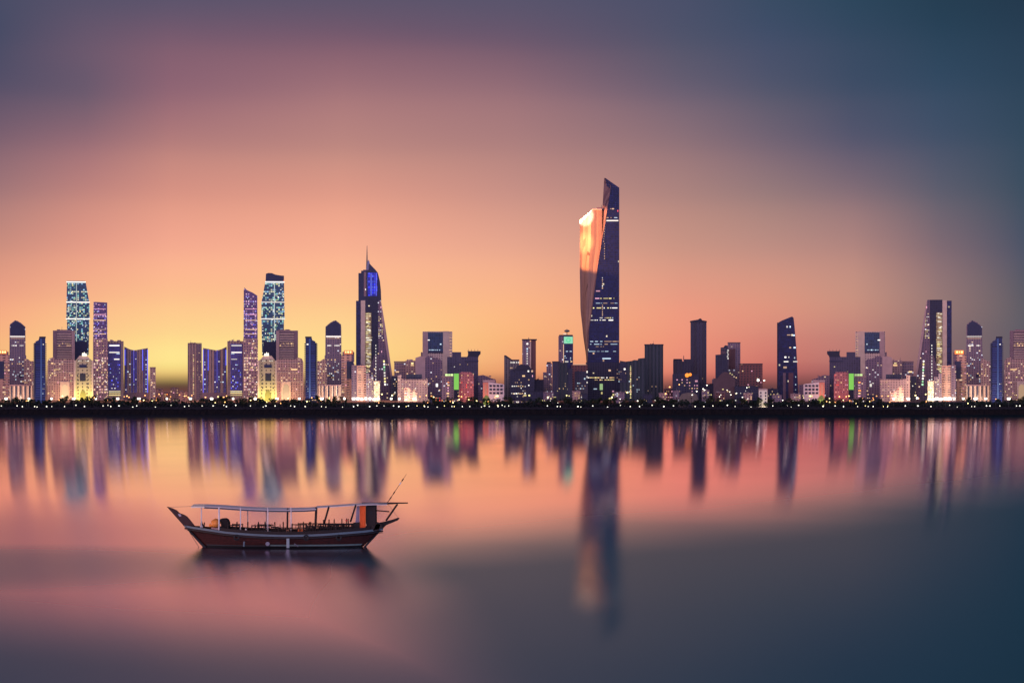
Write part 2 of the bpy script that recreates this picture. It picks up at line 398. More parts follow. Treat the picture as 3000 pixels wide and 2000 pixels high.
# ------------------------------------------------------------------ buildings
EXTRA = {}
def A2(C, tagw):   # blue glass wings folded like an open book
    t = Tower('office_block', 'blue glass office block with a V-notched top and brown piers, %s' % tagw, 4260, 630, C)
    t.prof('wall', [(595,1170),(595,1019),(628,1025),(636,1026),(650,1022),(664,1015),(664,1170)], f_brown)
    for x0, x1, ya in ((597,603,1022),(605,609,1023),(627,636,1030),(638,644,1028),(655,662,1020)):
        t.box('glass_panel', x0, x1, ya, 1150, f_blue, -.6, .5)
    for x0, x1, yb_ in ((609,612,1085),(661,664,1070),(594.6,597,1150),(635.5,637.5,1120)): t.box('light_strip', x0, x1-1, 1024, yb_, BLU, -1.0, .35)
    t.wins(597, 603, 1050, 1150, 1, 14, .6, [COOL, WHT], 3.5, 2.2, -1.1)
    t.wins(627, 662, 1040, 1145, 6, 14, .15, [COOL, WHT], 3.5, 2.2, -1.1)
    t.box('podium', 592, 666, 1150, 1172, MAUVE, -4, 10)
def A3(C, tagw):
    t = Tower('office_slab', 'square-shouldered slab with brown frame round dark blue glass, %s' % tagw, 4230, 690, C)
    t.box('wall', 666, 714, 999, 1170, f_brown)
    t.box('glass_panel', 675, 711, 1007, 1150, f_blue, -.6, .5)
    for y in (1012, 1032): t.win(693, y, 30, 3.2, WHT, -1, 'light_band')
    t.win(686, 1052, 14, 3, WHT, -1); t.win(682, 1036, 8, 2.5, COOL, -1)
    t.wins(676, 711, 1060, 1140, 8, 14, .14, [COOL, WHT, BLU], 3, 2.2, -1)
    for y in (1146, 1151, 1157): t.win(692, y, 34, 1.6, YEL, -1, 'light_band')
    t.clutter(668, 712, 999, PINKC, 3)
def A4(C, tagw, cut=False):
    t = Tower('slim_tower', 'slim violet tower covered in small lights, %s' % tagw, 4200, 734, C)
    top = [(714,885),(714,850),(716,842),(724,850),(740,857),(754,866),(754,885)]
    if cut: top = [(714,885),(714,886),(717,884),(724,887),(735,884),(745,886),(754,885),(754,886)][1:-1]
    t.prof('upper_storeys', [(713.5,992)]+(top if not cut else [(714,886),(754,884)])+[(755,992)], f_slimu)
    t.box('wall', 712.5, 755.5, 992, 1172, f_sliml)
    for y, m_ in ((905, PNK), (921, PNK), (938, WARM), (965, WARM), (978, WARM)): t.win(735, y, 34, 1.3, m_, 0, 'light_band')
    t.wins(714, 754, 995, 1165, 9, 24, .28, [WARM, WARM, PNK, WHT, YEL], 3, 2.4, -.1, 70)
    t.wins(714, 754, 870 if not cut else 890, 990, 9, 20, .14, [PNK, COOL, BLU, WHT], 2.6, 2, 0, 26)
def A5(C, tagw, cut=False):
    t = Tower('glass_tower', 'tall teal glass tower, lights on nearly every storey, %s' % tagw, 4350, 800, C, depth=26)
    t.prof('upper_storeys', [(766,886),(771,860),(777,825),(832,825),(833,886)], f_teal)
    t.prof('middle_storeys', [(765,935),(766,886),(833,886),(834,935)], f_teal)
    t.prof('lower_storeys', [(768,1040),(766,935),(832,935),(831,1040)], f_teal)
    t.box('base', 772, 830, 1000, 1170, NAVYC, -.7, 20)
    for y, a, b in ((826,777,833),(885,765,834),(934,764,835)):
        t.win((a+b)/2, y, b-a, 3.4, WHT, -.4, 'light_band')
    t.box('mullion', 802.8, 805.2, 827, 1000, glow('pale_mullion_light', (.75,.85,.8), .8), -1.0, .8)
    t.wins(768, 803, 890, 995, 9, 26, .12, [YEL, GRN, WHT, COOL], 3, 2.4, -.4, 34)
    t.wins(806, 832, 830, 990, 7, 38, .13, [YEL, GRN, WHT, COOL], 3, 2.4, -.4, 34)
    if not cut:
        t.prof('crown', [(778,824),(779,802),(786,799.5),(797,800),(806,804),(820,806.5),(832,807.5),(832,824)], NAVYC)
        t.win(831, 822, 2, 2, RED, -.6, 'beacon')
    else: t.box('parapet', 779, 832, 822.5, 824.5, NAVYC, 4, 10)
def A6(C, tagw):
    t = Tower('portal_building', 'yellow floodlit stone building with an arched portal and lantern top, %s' % tagw, 4060, 783, C, depth=16)
    t.prof('wall', [(757,1175),(757,1060),(762,1052),(804,1052),(809,1060),(809,1175)], f_stone)
    t.prof('roof', [(764,1052),(772,1042),(796,1042),(803,1052)], SANDC, 1, 12)
    t.prof('lantern', [(773,1042),(776,1034),(779,1037),(781,1030.5),(784,1036),(787,1033),(788,1042)], glow('lantern_light', (1,.9,.7), 1.6), -.6, 8)
    t.box('glass_panel', 774, 796, 1068, 1077, NAVYC, -.8, .6)
    t.box('arch_recess', 777, 794, 1094, 1116, DARKC, -.6, .4)
    pts = [(776+18*i/12, 1158-17*math.sin(math.pi*i/12)**.8) for i in range(13)]
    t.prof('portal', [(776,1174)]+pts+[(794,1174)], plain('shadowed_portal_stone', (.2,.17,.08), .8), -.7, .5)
    for x in (768, 799):
        for y in (1098, 1110, 1122, 1134): t.box('window', x, x+3, y, y+4, DARKC, -.4, .3)
    for x in (770, 776, 791, 797): t.win(x, 1057, 3, 2, WHT, -.5)
    t.box('left_pier', 755, 760, 1056, 1176, SANDC, -2, 3); t.box('right_pier', 806, 811, 1056, 1176, SANDC, -2, 3)
def A7(C, tagw):
    t = Tower('office_block', 'brown ribbon-windowed office block with a lower stepped wing, %s' % tagw, 4290, 845, C)
    t.box('wall', 809, 873, 968, 1100, f_brownh)
    t.box('frame', 809, 818, 969.5, 1100, PINKC, -1, .8); t.box('frame', 862, 873, 969, 1100, MAUVE, -1, .8)
    t.prof('parapet', [(820,968),(822,966),(850,966),(852,968)], MAUVE, 2, 8); t.clutter(812, 870, 967, MAUVE, 3, 3)
    for y in range(978, 1050, 7): t.box('ledge', 819, 861, y, y+1.8, SANDC, -.9, .7)
    t.wins(819, 861, 1003, 1015, 9, 2, .55, [DIM, WARM], 3.5, 2.5, -1.2)
    u = Tower('office_block', 'rosy mid-rise with a pale arched entrance, %s' % tagw, 4150, 850, C)
    u.prof('wall', [(811,1172),(811,1052),(868,1052),(870,1046),(884,1050),(889,1060),(889,1172)], f_rosy)
    u.box('bay', 824, 852, 1118, 1170, SANDC, -2, 2.4)
    u.prof('arch', [(829,1170),(829,1135),(832,1128),(838,1125),(844,1128),(847,1135),(847,1170)], glow('entrance_light', (1,.62,.32), .7), -2.6, .5)
    u.win(862, 1082, 18, 3, WARM, -.6, 'light_band'); u.win(875, 1064, 5, 5, WARM, -.6)
    u.wins(812, 888, 1070, 1165, 14, 18, .1, [WARM, DIM, YEL, PNK], 3, 2.6, -.4, 26)
    for y in (1062, 1090, 1117): u.box('ledge', 811, 889, y, y+1.6, SANDC, -.8, .7)
def A8(C, tagw):
    t = Tower('apartment_tower', 'deep blue tower with rows of balconies down both sides, %s' % tagw, 4030, 911, C, depth=18)
    t.prof('wall', [(895,1180),(895,990),(913,988),(915,996),(924,1000),(924,1180)], f_balc)
    t.box('side_bay', 924, 928, 1004, 1180, NAVYC, 1, 14); t.box('core', 905, 910, 992, 1180, plain('pale_blue_panel', (.06,.14,.36), .5), -.7, .6)
    t.box('crown', 894, 913, 985.5, 990, DARKC, -.6, 16)
    bm1 = plain('balcony_slab', (.03,.05,.13), .6)
    for i in range(28):
        y = 1006+i*5.6
        t.box('balcony', 891.5, 896, y, y+2.6, bm1, -1, 10); t.box('balcony', 926, 930.5, y+1, y+3.6, bm1, -1, 10)
    t.win(901, 1008.5, 4.5, 3.4, WHT, -.6)
    t.wins(897, 904, 1100, 1170, 2, 10, .2, [COOL, DIM], 2, 1.6, -.4)
def A9(C, tagw):
    u = Tower('apartment_block', 'low rosy block squeezed between balcony tower and peaked tower, %s' % tagw, 4160, 943, C)
    u.prof('wall', [(929,1172),(929,1057),(938,1058),(946,1052),(956,1050),(958,1172)], f_rosy)
    u.wins(930, 957, 1065, 1130, 5, 10, .15, MIX, 2.6, 2.2, -.4)
    t = Tower('peaked_tower', 'dark tower with a peaked top and two white light bands, %s' % tagw, 4220, 976, C)
    t.prof('wall', [(951,1172),(951,1042),(953,1040),(953.5,957),(966,946),(976,940),(984,938),(999,950),(1000,960),(1001,1172)], f_mauve)
    t.prof('crown', [(955,982),(955,958),(967,948),(977,942),(983,940.5),(997,951.5),(997,982)], NAVYC, -.7, .6)
    t.win(977, 985.5, 44, 2.6, WHT, -.6, 'light_band'); t.win(977, 991, 40, 1.3, DIM, -.4, 'light_band')
    for x in (961, 965, 969, 981, 985, 989, 993): t.win(x, 1012, 3, 2.6, WHT, -.4)
    t.wins(953, 1000, 1045, 1120, 9, 13, .17, [COOL, WHT, WARM], 2.8, 2.4, -.4)
    t.box('glass_panel', 964, 972, 1096, 1106, NAVYC, -.6, .5)
    v = Tower('low_block', 'low sand-coloured block with tall piers before the peaked tower, %s' % tagw, 4050, 965, C)
    v.box('wall', 930, 1000, 1130, 1176, facade('pier_facade', (.36,.27,.22), (.05,.05,.08), 7.5, 400, .42, 1), 0, 14)
    v.box('roof', 929, 1001, 1127, 1130, MAUVE, -1, 16)
    for x in (934, 944, 957, 972, 984): v.box('pier', x, x+3.4, 1130, 1176, SANDC, -1, 1)
def A10(C, tagw):
    t = Tower('apartment_tower', 'salmon apartment tower with an orange lit rooftop sign, %s' % tagw, 4110, 1018, C)
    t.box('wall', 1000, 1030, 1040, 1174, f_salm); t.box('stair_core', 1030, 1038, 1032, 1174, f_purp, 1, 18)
    t.box('glass_panel', 1016, 1034, 1058, 1110, NAVYC, -.7, .6)
    t.box('roof', 1003, 1037, 1030, 1040, MAUVE, 1, 16)
    t.box('sign', 1008, 1034, 1026, 1037, glow('orange_sign_light', (1,.22,.02), 1.2), -.8, 1.2)
    for x in (1013, 1020, 1027): t.win(x, 1031, 4, 5, glow('amber_letter_light', (1,.6,.2), 2.4), -1.2, 'letter')
    for y in range(1060, 1170, 9): t.box('balcony', 1000, 1016, y, y+2.2, PINKC, -2, 2)
    t.wins(1001, 1016, 1062, 1168, 3, 12, .25, [WARM, WHT, PNK], 2.6, 2.6, -.4)
def A11(C, tagw):
    t = Tower('apartment_block', 'salmon block with striped balconies, %s' % tagw, 4080, 1052, C)
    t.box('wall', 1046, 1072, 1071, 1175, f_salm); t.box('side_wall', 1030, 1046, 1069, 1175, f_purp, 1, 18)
    t.clutter(1031, 1070, 1071, MAUVE, 3, 3)
    for y in range(1078, 1170, 6): t.box('balcony', 1047, 1066, y, y+2, SANDC, -1.6, 1.6)
    u = Tower('apartment_block', 'small mauve block with a stepped roof, %s' % tagw, 4075, 1083, C)
    u.prof('wall', [(1072,1176),(1072,1094),(1082,1094),(1082,1104),(1094,1104),(1094,1176)], f_mauve)
    u.wins(1073, 1093, 1108, 1170, 5, 9, .25, MIX, 2.6, 2.4, -.4)
    v = Tower('floodlit_block', 'bright cream floodlit block by glaring lamps, %s' % tagw, 4070, 1103, C)
    v.box('wall', 1095, 1113, 1118, 1176, facade('cream_lit_facade', (.7,.6,.42), (.12,.1,.1), 4, 4.2, .5, .42, .4, ((1,.85,.55),), 1.2))
    v.box('roof', 1094, 1114, 1116, 1118, SANDC, -1, 20)
    v.wins(1096, 1112, 1120, 1170, 3, 8, .55, [YEL, WHT], 4, 3, -.4)
def A12(C, tagw, cut=False):
    D = 4330
    if not cut: t = Tower('spire_tower', 'tall dark tower with a needle spire and a glowing blue panel near its top', D, 1095, C, depth=30)
    else: t = Tower('wedge_tower', 'flat-topped dark tower with a slanting side and lit window shaft, right of the skyline', D, 1095, C, depth=30)
    yt = 878 if cut else 800
    t.box('left_glass', 1043, 1057, max(881, yt), 1172, f_navy, .5, 28)
    t.box('pier', 1057, 1070, max(880, yt), 1172, SANDC, -.5, 28)
    if not cut:
        t.box('upper_glass', 1050, 1058, 800, 880, NAVYC, 0, 26)
        t.prof('wall', [(1058,880),(1058,793),(1080,792),(1082,771),(1090,780),(1100,790),(1107,799),(1113,823),(1116,850),(1117,880)], NAVYC, -.2, 26)
        t.box('crown', 1064, 1082, 790, 796, MAUVE, 1, 16)
        t.box('side_pier', 1066, 1073, 797, 868, MAUVE, -.8, .6)
    t.prof('slanting_wall', [(1104,1172),(1107,882),(1107,yt if cut else 868),(1114,yt if cut else 868),(1120,915),(1128,965),(1137,1035),(1149,1118),(1153,1172)], f_purp, 0, 26)
    t.prof('edge_fin', [(1114,882),(1116,880),(1122,915),(1131,970),(1141,1040),(1152,1118),(1147,1118),(1133,1036),(1123,968)], PINKC, -1.2, 1)
    t.box('shaft', 1070, 1107, max(870, yt), 1172, f_dark, -.4, 26)
    if not cut:
        bl = facade('blue_screen_facade', (.02,.03,.3), (.02,.03,.5), 3.4, 5, .7, .85, .999, ((.03,.05,1),(.10,.14,1),(.04,.05,.8)), .75)
        t.box('blue_panel', 1077, 1105, 799, 867, bl, -1.3, .9)
        for x, m_ in ((1086, glow('bright_blue_strip', (.12,.2,1), 1.4)), (1101, BLU)): t.box('light_strip', x, x+2.5, 801, 866, m_, -2, .6)
        t.win(1071, 848, 3, 4, WHT, -1.4)
        bm = bmesh.new(); add_cyl(bm, (t.lx(1075), 8, t.lz(795)), (t.lx(1075.3), 8, t.lz(719)), 1.9, .35, 8)
        link('spire', bm_done(bm, 'spire'), STEEL, t.root)
        t.prof('spire_fin', [(1072,793),(1076,768),(1080,760),(1083,768),(1083,793)], plain('pale_blue_metal', (.25,.27,.45), .4), 5, 5)
    t.box('lit_shaft', 1070, 1088, 915, 1095, facade('lit_shaft_facade', (.30,.23,.13), (.3,.24,.12), 5, 3.9, .8, .5, .6, ((1,.85,.45),(1,.95,.7)), .65), -1.2, .9)
    for y in range(918, 1090, 6): t.win(1079+rnd.uniform(-3,3), y, rnd.choice([7,10,14]), 1.8, rnd.choice([YEL, WHT, DIM]), -1.7)
    t.prof('base', [(1078,1172),(1078,1094),(1090,1060),(1097,1040),(1120,1040),(1128,1060),(1138,1104),(1146,1172)], f_purp, -2.5, 3)
    t.wins(1108, 1122, 925, 992, 3, 12, .7, [WHT, YEL, DIM], 3, 2, -.4)
    for i in range(14): t.win(1101, 1012+i*9, 2, 4, WHT, -3, 'lamp_strip')
    for i in range(9): t.win(1125+i*.4, 1058+i*8.5, 4.5, 5, rnd.choice([GRN, YEL, WHT]), -3, 'lamp_strip')
    t.win(1116, 900, 2, 5, PNK, -1.6, 'beacon'); t.win(1118, 1030, 2, 5, PNK, -2.9, 'beacon')
def A13(C, tagw):
    a = Tower('low_block', 'small slate blue block, %s' % tagw, 4140, 1156, C)
    a.box('wall', 1146, 1168, 1102, 1174, f_dark); a.box('roof', 1145, 1169, 1100, 1102, MAUVE, -1, 24)
    a.wins(1147, 1167, 1108, 1165, 5, 9, .12, MIX, 2.5, 2.2, -.4)
    b = Tower('apartment_block', 'mauve block with an overhanging roof, %s' % tagw, 4250, 1171, C)
    b.box('wall', 1155, 1188, 1062, 1170, f_mauve); b.box('roof', 1154, 1189, 1058, 1061, MAUVE, -1.5, 25)
    for y in (1070, 1078, 1086): b.box('ledge', 1155, 1188, y, y+1.6, PINKC, -1, .9)
    b.win(1164, 1089, 12, 3.4, WARM, -1.2)
    c = Tower('apartment_block', 'rosy block with glowing yellow top rooms, %s' % tagw, 4240, 1203, C)
    c.box('wall', 1188, 1218, 1056, 1170, f_rosy); c.clutter(1190, 1216, 1056, PINKC, 3, 4)
    c.win(1208, 1064, 9, 3, YEL, -.5); c.win(1208, 1070, 10, 3.4, WARM, -.5)
    e = Tower('courtyard_block', 'broad pale mauve stepped block, %s' % tagw, 4090, 1210, C)
    e.prof('wall', [(1165,1176),(1165,1100),(1176,1097),(1176,1109),(1196,1112),(1253,1112),(1253,1176)], f_rosyl)
    e.box('roof', 1195, 1254, 1110, 1112.5, MAUVE, -1, 22)
    e.box('upper_storey', 1190, 1236, 1096, 1110, f_dark, 6, 12)
    e.wins(1166, 1252, 1116, 1170, 16, 9, .08, MIX, 2.8, 2.4, -.4)
    h = Tower('low_block', 'little pink stepped block by the quay, %s' % tagw, 4045, 1203, C)
    h.prof('wall', [(1184,1176),(1184,1138),(1194,1134),(1204,1140),(1204,1146),(1222,1146),(1222,1176)], f_salm, 0, 14)
    h.wins(1185, 1221, 1148, 1172, 6, 4, .4, [WARM, WHT, PNK], 3, 2.6, -.4)
def A18(C, tagw):
    t = Tower('stepped_block', 'brown stepped building with a beige corner slab, %s' % tagw, 4180, 1257, C)
    t.prof('wall', [(1240,1172),(1240,1052),(1252,1043),(1266,1044),(1270,1050),(1290,1052),(1296,1060),(1296,1172)], f_purp)
    t.prof('corner_slab', [(1217,1172),(1217,1048),(1232,1043),(1246,1044),(1246,1172)], PINKC, -.6, 20)
    t.clutter(1248, 1290, 1050, MAUVE, 3, 4)
    t.wins(1247, 1295, 1060, 1165, 10, 16, .08, [WARM, WHT, DIM], 2.8, 2.4, -.4, 20)
    t.win(1280, 1128, 5, 9, WHT, -.5)
def A19(C, tagw):
    t = Tower('framed_tower', 'beige tower framing a square of blue glass, %s' % tagw, 4380, 1281, C)
    fb = facade('beige_pier_facade', (.66,.50,.43), (.24,.17,.18), 4.2, 4.4, .4, .5)
    t.box('wall', 1238, 1325, 971, 1172, fb)
    t.box('glass_panel', 1254, 1298, 974, 1033, facade('curtain_glass', (.05,.09,.16), (.02,.05,.14), 3.4, 5.4, .72, .7), -.8, .7)
    t.box('frame', 1298, 1316, 970, 1096, SANDC, -1, .9); t.box('frame', 1240, 1254, 972.5, 1170, PINKC, -1, .9)
    t.box('parapet', 1254, 1298, 970.5, 973, SANDC, -1, 4)
    for i in range(12): t.win(1320, 980+i*9, 7, 2.2, DIM, -.5)
    t.box('dark_base', 1254, 1298, 1028, 1034, NAVYC, -1.4, .5)
    for x in (1258, 1262, 1266, 1271, 1277, 1282, 1288): t.win(x, 1025, 2.6, 3, COOL, -1.2)
    t.win(1256, 996, 6, 3, WHT, -1.3); t.win(1291, 1008, 4, 4, COOL, -1.3)
    t.mast(1234.5, 1030, 1060, .6)
    t.box('stair_core', 1233, 1239, 1032, 1172, MAUVE, 1, 10)
def A20(C, tagw):
    t = Tower('dark_block', 'wide dark purple block with battlement-like rooftop boxes, %s' % tagw, 4200, 1356, C)
    t.box('wall', 1310, 1401, 1045, 1172, facade('slate_block_facade', (.075,.065,.12), (.04,.04,.085), 4.2, 4, .5, .6))
    t.box('left_turret', 1325, 1351, 1031, 1046, plain('slate_render', (.07,.062,.115), .7), 1, 16); t.prof('right_turret', [(1368,1046),(1371,1040),(1371,1030),(1369,1028),(1408,1028),(1408,1036),(1402,1043),(1402,1046)], DARKC, 1, 16)
    t.box('ledge', 1362, 1402, 1056, 1059, NAVYC, -1, .9)
    for x in (1372, 1381, 1391, 1400): t.mast(x, 1022, 1030, .5)
    t.wins(1312, 1400, 1050, 1160, 16, 16, .02, MIX, 2.6, 2.2, -.4)
def A21(C, tagw):
    t = Tower('apartment_block', 'red lit block with pale balcony rows, %s' % tagw, 4090, 1366, C)
    rf = facade('red_facade', (.38,.15,.16), (.2,.06,.09), 4.4, 4.2, .5, .5, .1, ((1,.35,.3),), .6)
    t.prof('wall', [(1345,1176),(1345,1093),(1352,1089),(1380,1090),(1388,1096),(1388,1176)], rf)
    t.clutter(1350, 1385, 1091, MAUVE, 2, 3)
    t.wins(1346, 1387, 1096, 1165, 9, 10, .12, [PNK, WARM, RED], 2.6, 2.2, -.4)
    g = Tower('lit_billboard', 'bright green lit vertical panel, %s' % tagw, 4086, 1337, C, cat='billboard', depth=3)
    g.box('panel', 1330, 1344, 1094, 1141, glow('lime_panel_light', (.24,1,.05), .55, var=.02), 0, 1.5)
    g.box('frame', 1328.5, 1330, 1093, 1176, STEEL, .2, 2); g.box('frame', 1344, 1345.5, 1093, 1176, STEEL, .2, 2)
    p = Tower('apartment_block', 'narrow purple block with orange stair lights, %s' % tagw, 4092, 1311, C)
    p.box('wall', 1294, 1328, 1104, 1176, f_purp)
    p.box('roof', 1293, 1328.4, 1101, 1104, MAUVE, -1, 24)
    for x in (1308, 1316, 1324): p.win(x, 1099, 7, 8, glow('pale_green_light', (.7,1,.35), .9), 0, 'lamp_strip')
    for i in range(6): p.win(1313+rnd.uniform(-1,1), 1120+i*8, 6, 3, rnd.choice([ORG, WARM, PNK]), -.5)
def A24(C, tagw):
    t = Tower('stepped_block', 'mauve block with a roof stepping down, %s' % tagw, 4160, 1428, C)
    t.prof('wall', [(1401,1174),(1401,1100),(1416,1098),(1432,1104),(1440,1108),(1452,1111),(1453,1120),(1453,1174)], f_purp)
    t.clutter(1403, 1440, 1103, MAUVE, 3, 4)
    h = Tower('white_house', 'white house with a coral end wall, %s' % tagw, 4050, 1446, C)
    h.box('end_wall', 1415, 1431, 1120, 1176, plain('coral_wall', (.75,.28,.2), .8), 0, 14)
    h.prof('wall', [(1431,1176),(1431,1119),(1470,1124),(1477,1126),(1477,1176)], plain('white_wall', (.72,.6,.6), .8), .6, 13)
    h.box('roof', 1414, 1450, 1113, 1119, PINKC, 3, 9)
    for i in range(4):
        for j in range(3): h.box('window', 1434+i*10.5, 1441+i*10.5, 1127+j*10.5, 1133+j*10.5, DARKC, 0, .9)
    h.win(1423, 1140, 7, 30, glow('coral_wall_wash', (1,.25,.14), .35), -.4, 'lit_panel')  # glowing panel paints the wash of light on the coral wall
    h.win(1456, 1160, 14, 3.4, YEL, -.4)
    if True:
        q = Tower('pavilion', 'small yellow-green floodlit garden pavilion on the shore, %s' % tagw, 3960, 1425, C, cat='pavilion', depth=8)
        q.prof('roof', [(1413,1170),(1420,1160),(1424,1156),(1430,1160),(1438,1170)], plain('lime_canvas', (.4,.5,.12), .8), 0, 8)
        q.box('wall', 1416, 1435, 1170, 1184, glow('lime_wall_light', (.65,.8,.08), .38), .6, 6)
        for x in (1416, 1425, 1434): q.box('post', x-.7, x+.7, 1169, 1188, STEEL, -.4, .6)

A_side = 'left of the needle-spired tower'
# middle-left group
t = Tower('office_slab', 'plain brown slab tower on the left bank of the bright gap in the skyline', 4280, 570)
t.box('wall', 550, 576, 1006, 1172, f_brown); t.box('side_wall', 576, 591, 1006.8, 1172, f_mauve, .5, 20)
t.box('parapet', 550, 591, 1004.5, 1006.3, MAUVE, -1, 4); t.clutter(552, 588, 1005, MAUVE, 3, 3)
for i in range(22): t.win(567, 1040+i*5.4, 2.4, 2.6, rnd.choice([DIM, WARM, YEL]), -.5, 'window')
t.wins(577, 590, 1030, 1120, 3, 14, .2, [DIM], 2.6, 2.4, 0)
A2(None, 'right of the bright gap'); A3(None, 'touching the slim violet tower, mid-left')
A4(None, 'with a slanted blade top, mid-left'); A5(None, 'with a dark rounded crown, mid-left'); A6(None, 'below the crowned teal tower')
A7(None, 'right of the crowned teal tower'); A8(None, 'mid-left, left of the needle-spired tower'); A9(None, 'left of the needle-spired tower')
A10(None, 'left foot of the needle-spired tower'); A11(None, 'at the foot of the needle-spired tower'); A12(None, '')
A13(None, 'right of the needle-spired tower'); A18(None, 'in front of the mid-left framed tower')
A19(None, 'between the spire and the tallest tower'); A20(None, 'right of the mid-left framed tower')
A21(None, 'below the dark block left of centre'); A24(None, 'left of centre by the grey wedge')
# far-left group (the same kinds of buildings, seen the other way round)
CL = 1028
A2(CL, 'left of the bright gap'); A3(CL, 'far left, left of the notched block')
A4(CL, 'with a flat top, far left', True); A5(CL, 'with a flat lit top, far left', True); A6(CL, 'below the flat-topped teal tower')
A7(CL, 'left of the flat-topped teal tower'); A8(CL, 'far left'); A9(CL, 'at the far left'); A10(CL, 'cut by the left edge')
t = Tower('low_block', 'short rosy block at the left edge of the bright gap', 4200, 447)
t.box('wall', 439, 456, 1077, 1172, f_rosy); t.box('roof', 438.4, 456.6, 1075, 1077, MAUVE, -1, 22)
t.wins(440, 455, 1085, 1165, 3, 10, .3, [WARM, DIM], 2.6, 2.4, -.4)
# far-right group
CR = 3831
A8(CR, 'far right'); A9(CR, 'at the far right'); A10(CR, 'far right, beside the slanting tower'); A11(CR, 'far right')
A12(CR, '', True); A13(CR, 'left of the slanting tower on the right'); A18(CR, 'in front of the right-hand framed tower')
A19(CR, 'on the right of the skyline'); A20(CR, 'left of the right-hand framed tower'); A21(CR, 'below the right-hand dark block')
A24(CR, 'on the right, beside the dark slant-roofed tower'); A7(CR, 'cut by the right edge')

# ---- dark middle and right part
t = Tower('wedge_block', 'grey wedge-shaped building with a sloping roofline and two rows of lights', 4230, 1499)
t.prof('wall', [(1477,1172),(1477,1041),(1482,1042),(1499,1054),(1521,1054),(1521,1172)], facade('grey_pier_facade', (.2,.17,.17), (.05,.05,.07), 5, 4, .4, .8))
t.prof('roof', [(1477.5,1040),(1483,1041),(1500,1053),(1521.5,1053),(1521.5,1055),(1499,1055.5),(1477.5,1042.5)], DARKC, -.8, 23)
for x in (1497, 1501, 1506, 1513, 1519): t.win(x, 1061.5, 3.6, 3, WHT, -.5)
for x in (1496, 1500, 1511, 1516): t.win(x, 1077.5, 3.2, 3, DIM, -.5)
t = Tower('slab_tower', 'narrow mauve tower with an overhanging flat cap and a column of white lights', 4310, 1550)
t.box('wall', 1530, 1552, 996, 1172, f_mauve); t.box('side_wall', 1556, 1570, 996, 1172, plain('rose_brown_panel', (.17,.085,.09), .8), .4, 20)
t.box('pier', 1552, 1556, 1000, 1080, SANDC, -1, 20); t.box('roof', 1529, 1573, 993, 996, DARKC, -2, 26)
t.mast(1549, 988, 994, .8); t.wins(1541, 1548, 1004, 1068, 1, 9, .85, [WHT, COOL], 3.6, 3.6, -.5)
t.win(1545, 1007, 6, 6, WHT, -.6)
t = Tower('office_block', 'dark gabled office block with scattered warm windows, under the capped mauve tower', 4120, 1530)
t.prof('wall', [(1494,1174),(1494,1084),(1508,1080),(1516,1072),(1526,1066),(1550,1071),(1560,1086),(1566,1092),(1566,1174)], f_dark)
t.prof('gable', [(1503,1084),(1518,1070),(1548,1070),(1552,1084)], DARKC, -1, 10)
t.win(1534, 1101, 12, 5, WARM, -.5); t.win(1548, 1087, 4, 4, WHT, -.5); t.win(1559, 1087, 4, 5, DIM, -.5); t.win(1560, 1101, 3, 5, PNK, -.5)
for y in (1131, 1152): 
    for x in (1500, 1507, 1513, 1519, 1525, 1532, 1538): t.win(x+rnd.uniform(-1,1), y+rnd.uniform(-1,1), 3.6, 3, rnd.choice([WARM, WHT]), -.5)
t.wins(1496, 1552, 1108, 1165, 10, 7, .16, [WARM, WHT, DIM], 3, 2.6, -.5)
t.win(1538, 1158, 8, 4, YEL, -.6); t.win(1551, 1158, 8, 4, YEL, -.6)
t = Tower('low_block', 'low plain dark block in the dip right of the gabled office block', 4140, 1580)
t.box('wall', 1564, 1593, 1113, 1174, f_dark); t.box('roof', 1563.5, 1593.5, 1111.5, 1113, DARKC, -1, 22); t.clutter(1566, 1590, 1112, DARKC, 2, 3)
t = Tower('apartment_block', 'thin grey-mauve block stepping up beside the ribbed dark blocks', 4180, 1603)
t.box('wall', 1591, 1602, 1090, 1172, f_mauve); t.box('upper_block', 1601, 1617, 1064, 1172, f_mauve, .5, 20); t.box('roof', 1602, 1614, 1060, 1064, DARKC, -.5, 16)
t.wins(1592, 1616, 1100, 1165, 4, 9, .12, [DIM], 2.6, 2.4, -.4)
t = Tower('ribbed_block', 'wide dark block with vertical ribs in front of the green-signed tower', 4100, 1647)
t.box('wall', 1618, 1640, 1060, 1174, f_darkv); t.box('glass_panel', 1640, 1662, 1062, 1174, f_darkg, -.6, 20); t.box('side_wall', 1662, 1677, 1078, 1174, f_dark, .5, 18)
t.box('roof', 1617, 1641, 1058, 1060, DARKC, -1, 18); t.wins(1619, 1676, 1120, 1170, 10, 7, .06, MIX, 2.6, 2.4, -.8)
for x, w in ((1605, 11), (1625, 7)): t.win(x, 1164, w, 4, YEL, -.8)
t = Tower('signed_tower', 'dark tower topped with a glowing green square sign and a rooftop dish', 4270, 1658)
t.box('wall', 1636, 1651, 984, 1172, f_purp); t.box('glass_wall', 1651, 1679, 984, 1172, f_navy, -.5, 20)
t.box('light_strip', 1650, 1652, 1008, 1062, DIM, -1, .6)
sg = t.box('sign', 1652, 1678, 986, 1006, glow('mint_sign_light', (.35,1,.6), .7, var=.02), -1.4, .8)
gm = glow('green_emblem_light', (.02,.62,.25), 1.0, var=.02)
bm = bmesh.new()
for k in range(14):
    a0 = math.pi*2*k/14; a1 = math.pi*2*(k+1)/14
    add_cyl(bm, (t.lx(1665)+3.4*math.cos(a0), -1.9, t.lz(996)+3.4*math.sin(a0)), (t.lx(1665)+3.4*math.cos(a1), -1.9, t.lz(996)+3.4*math.sin(a1)), .7, .7, 5)
link('emblem', bm_done(bm, 'emblem'), gm, sg)
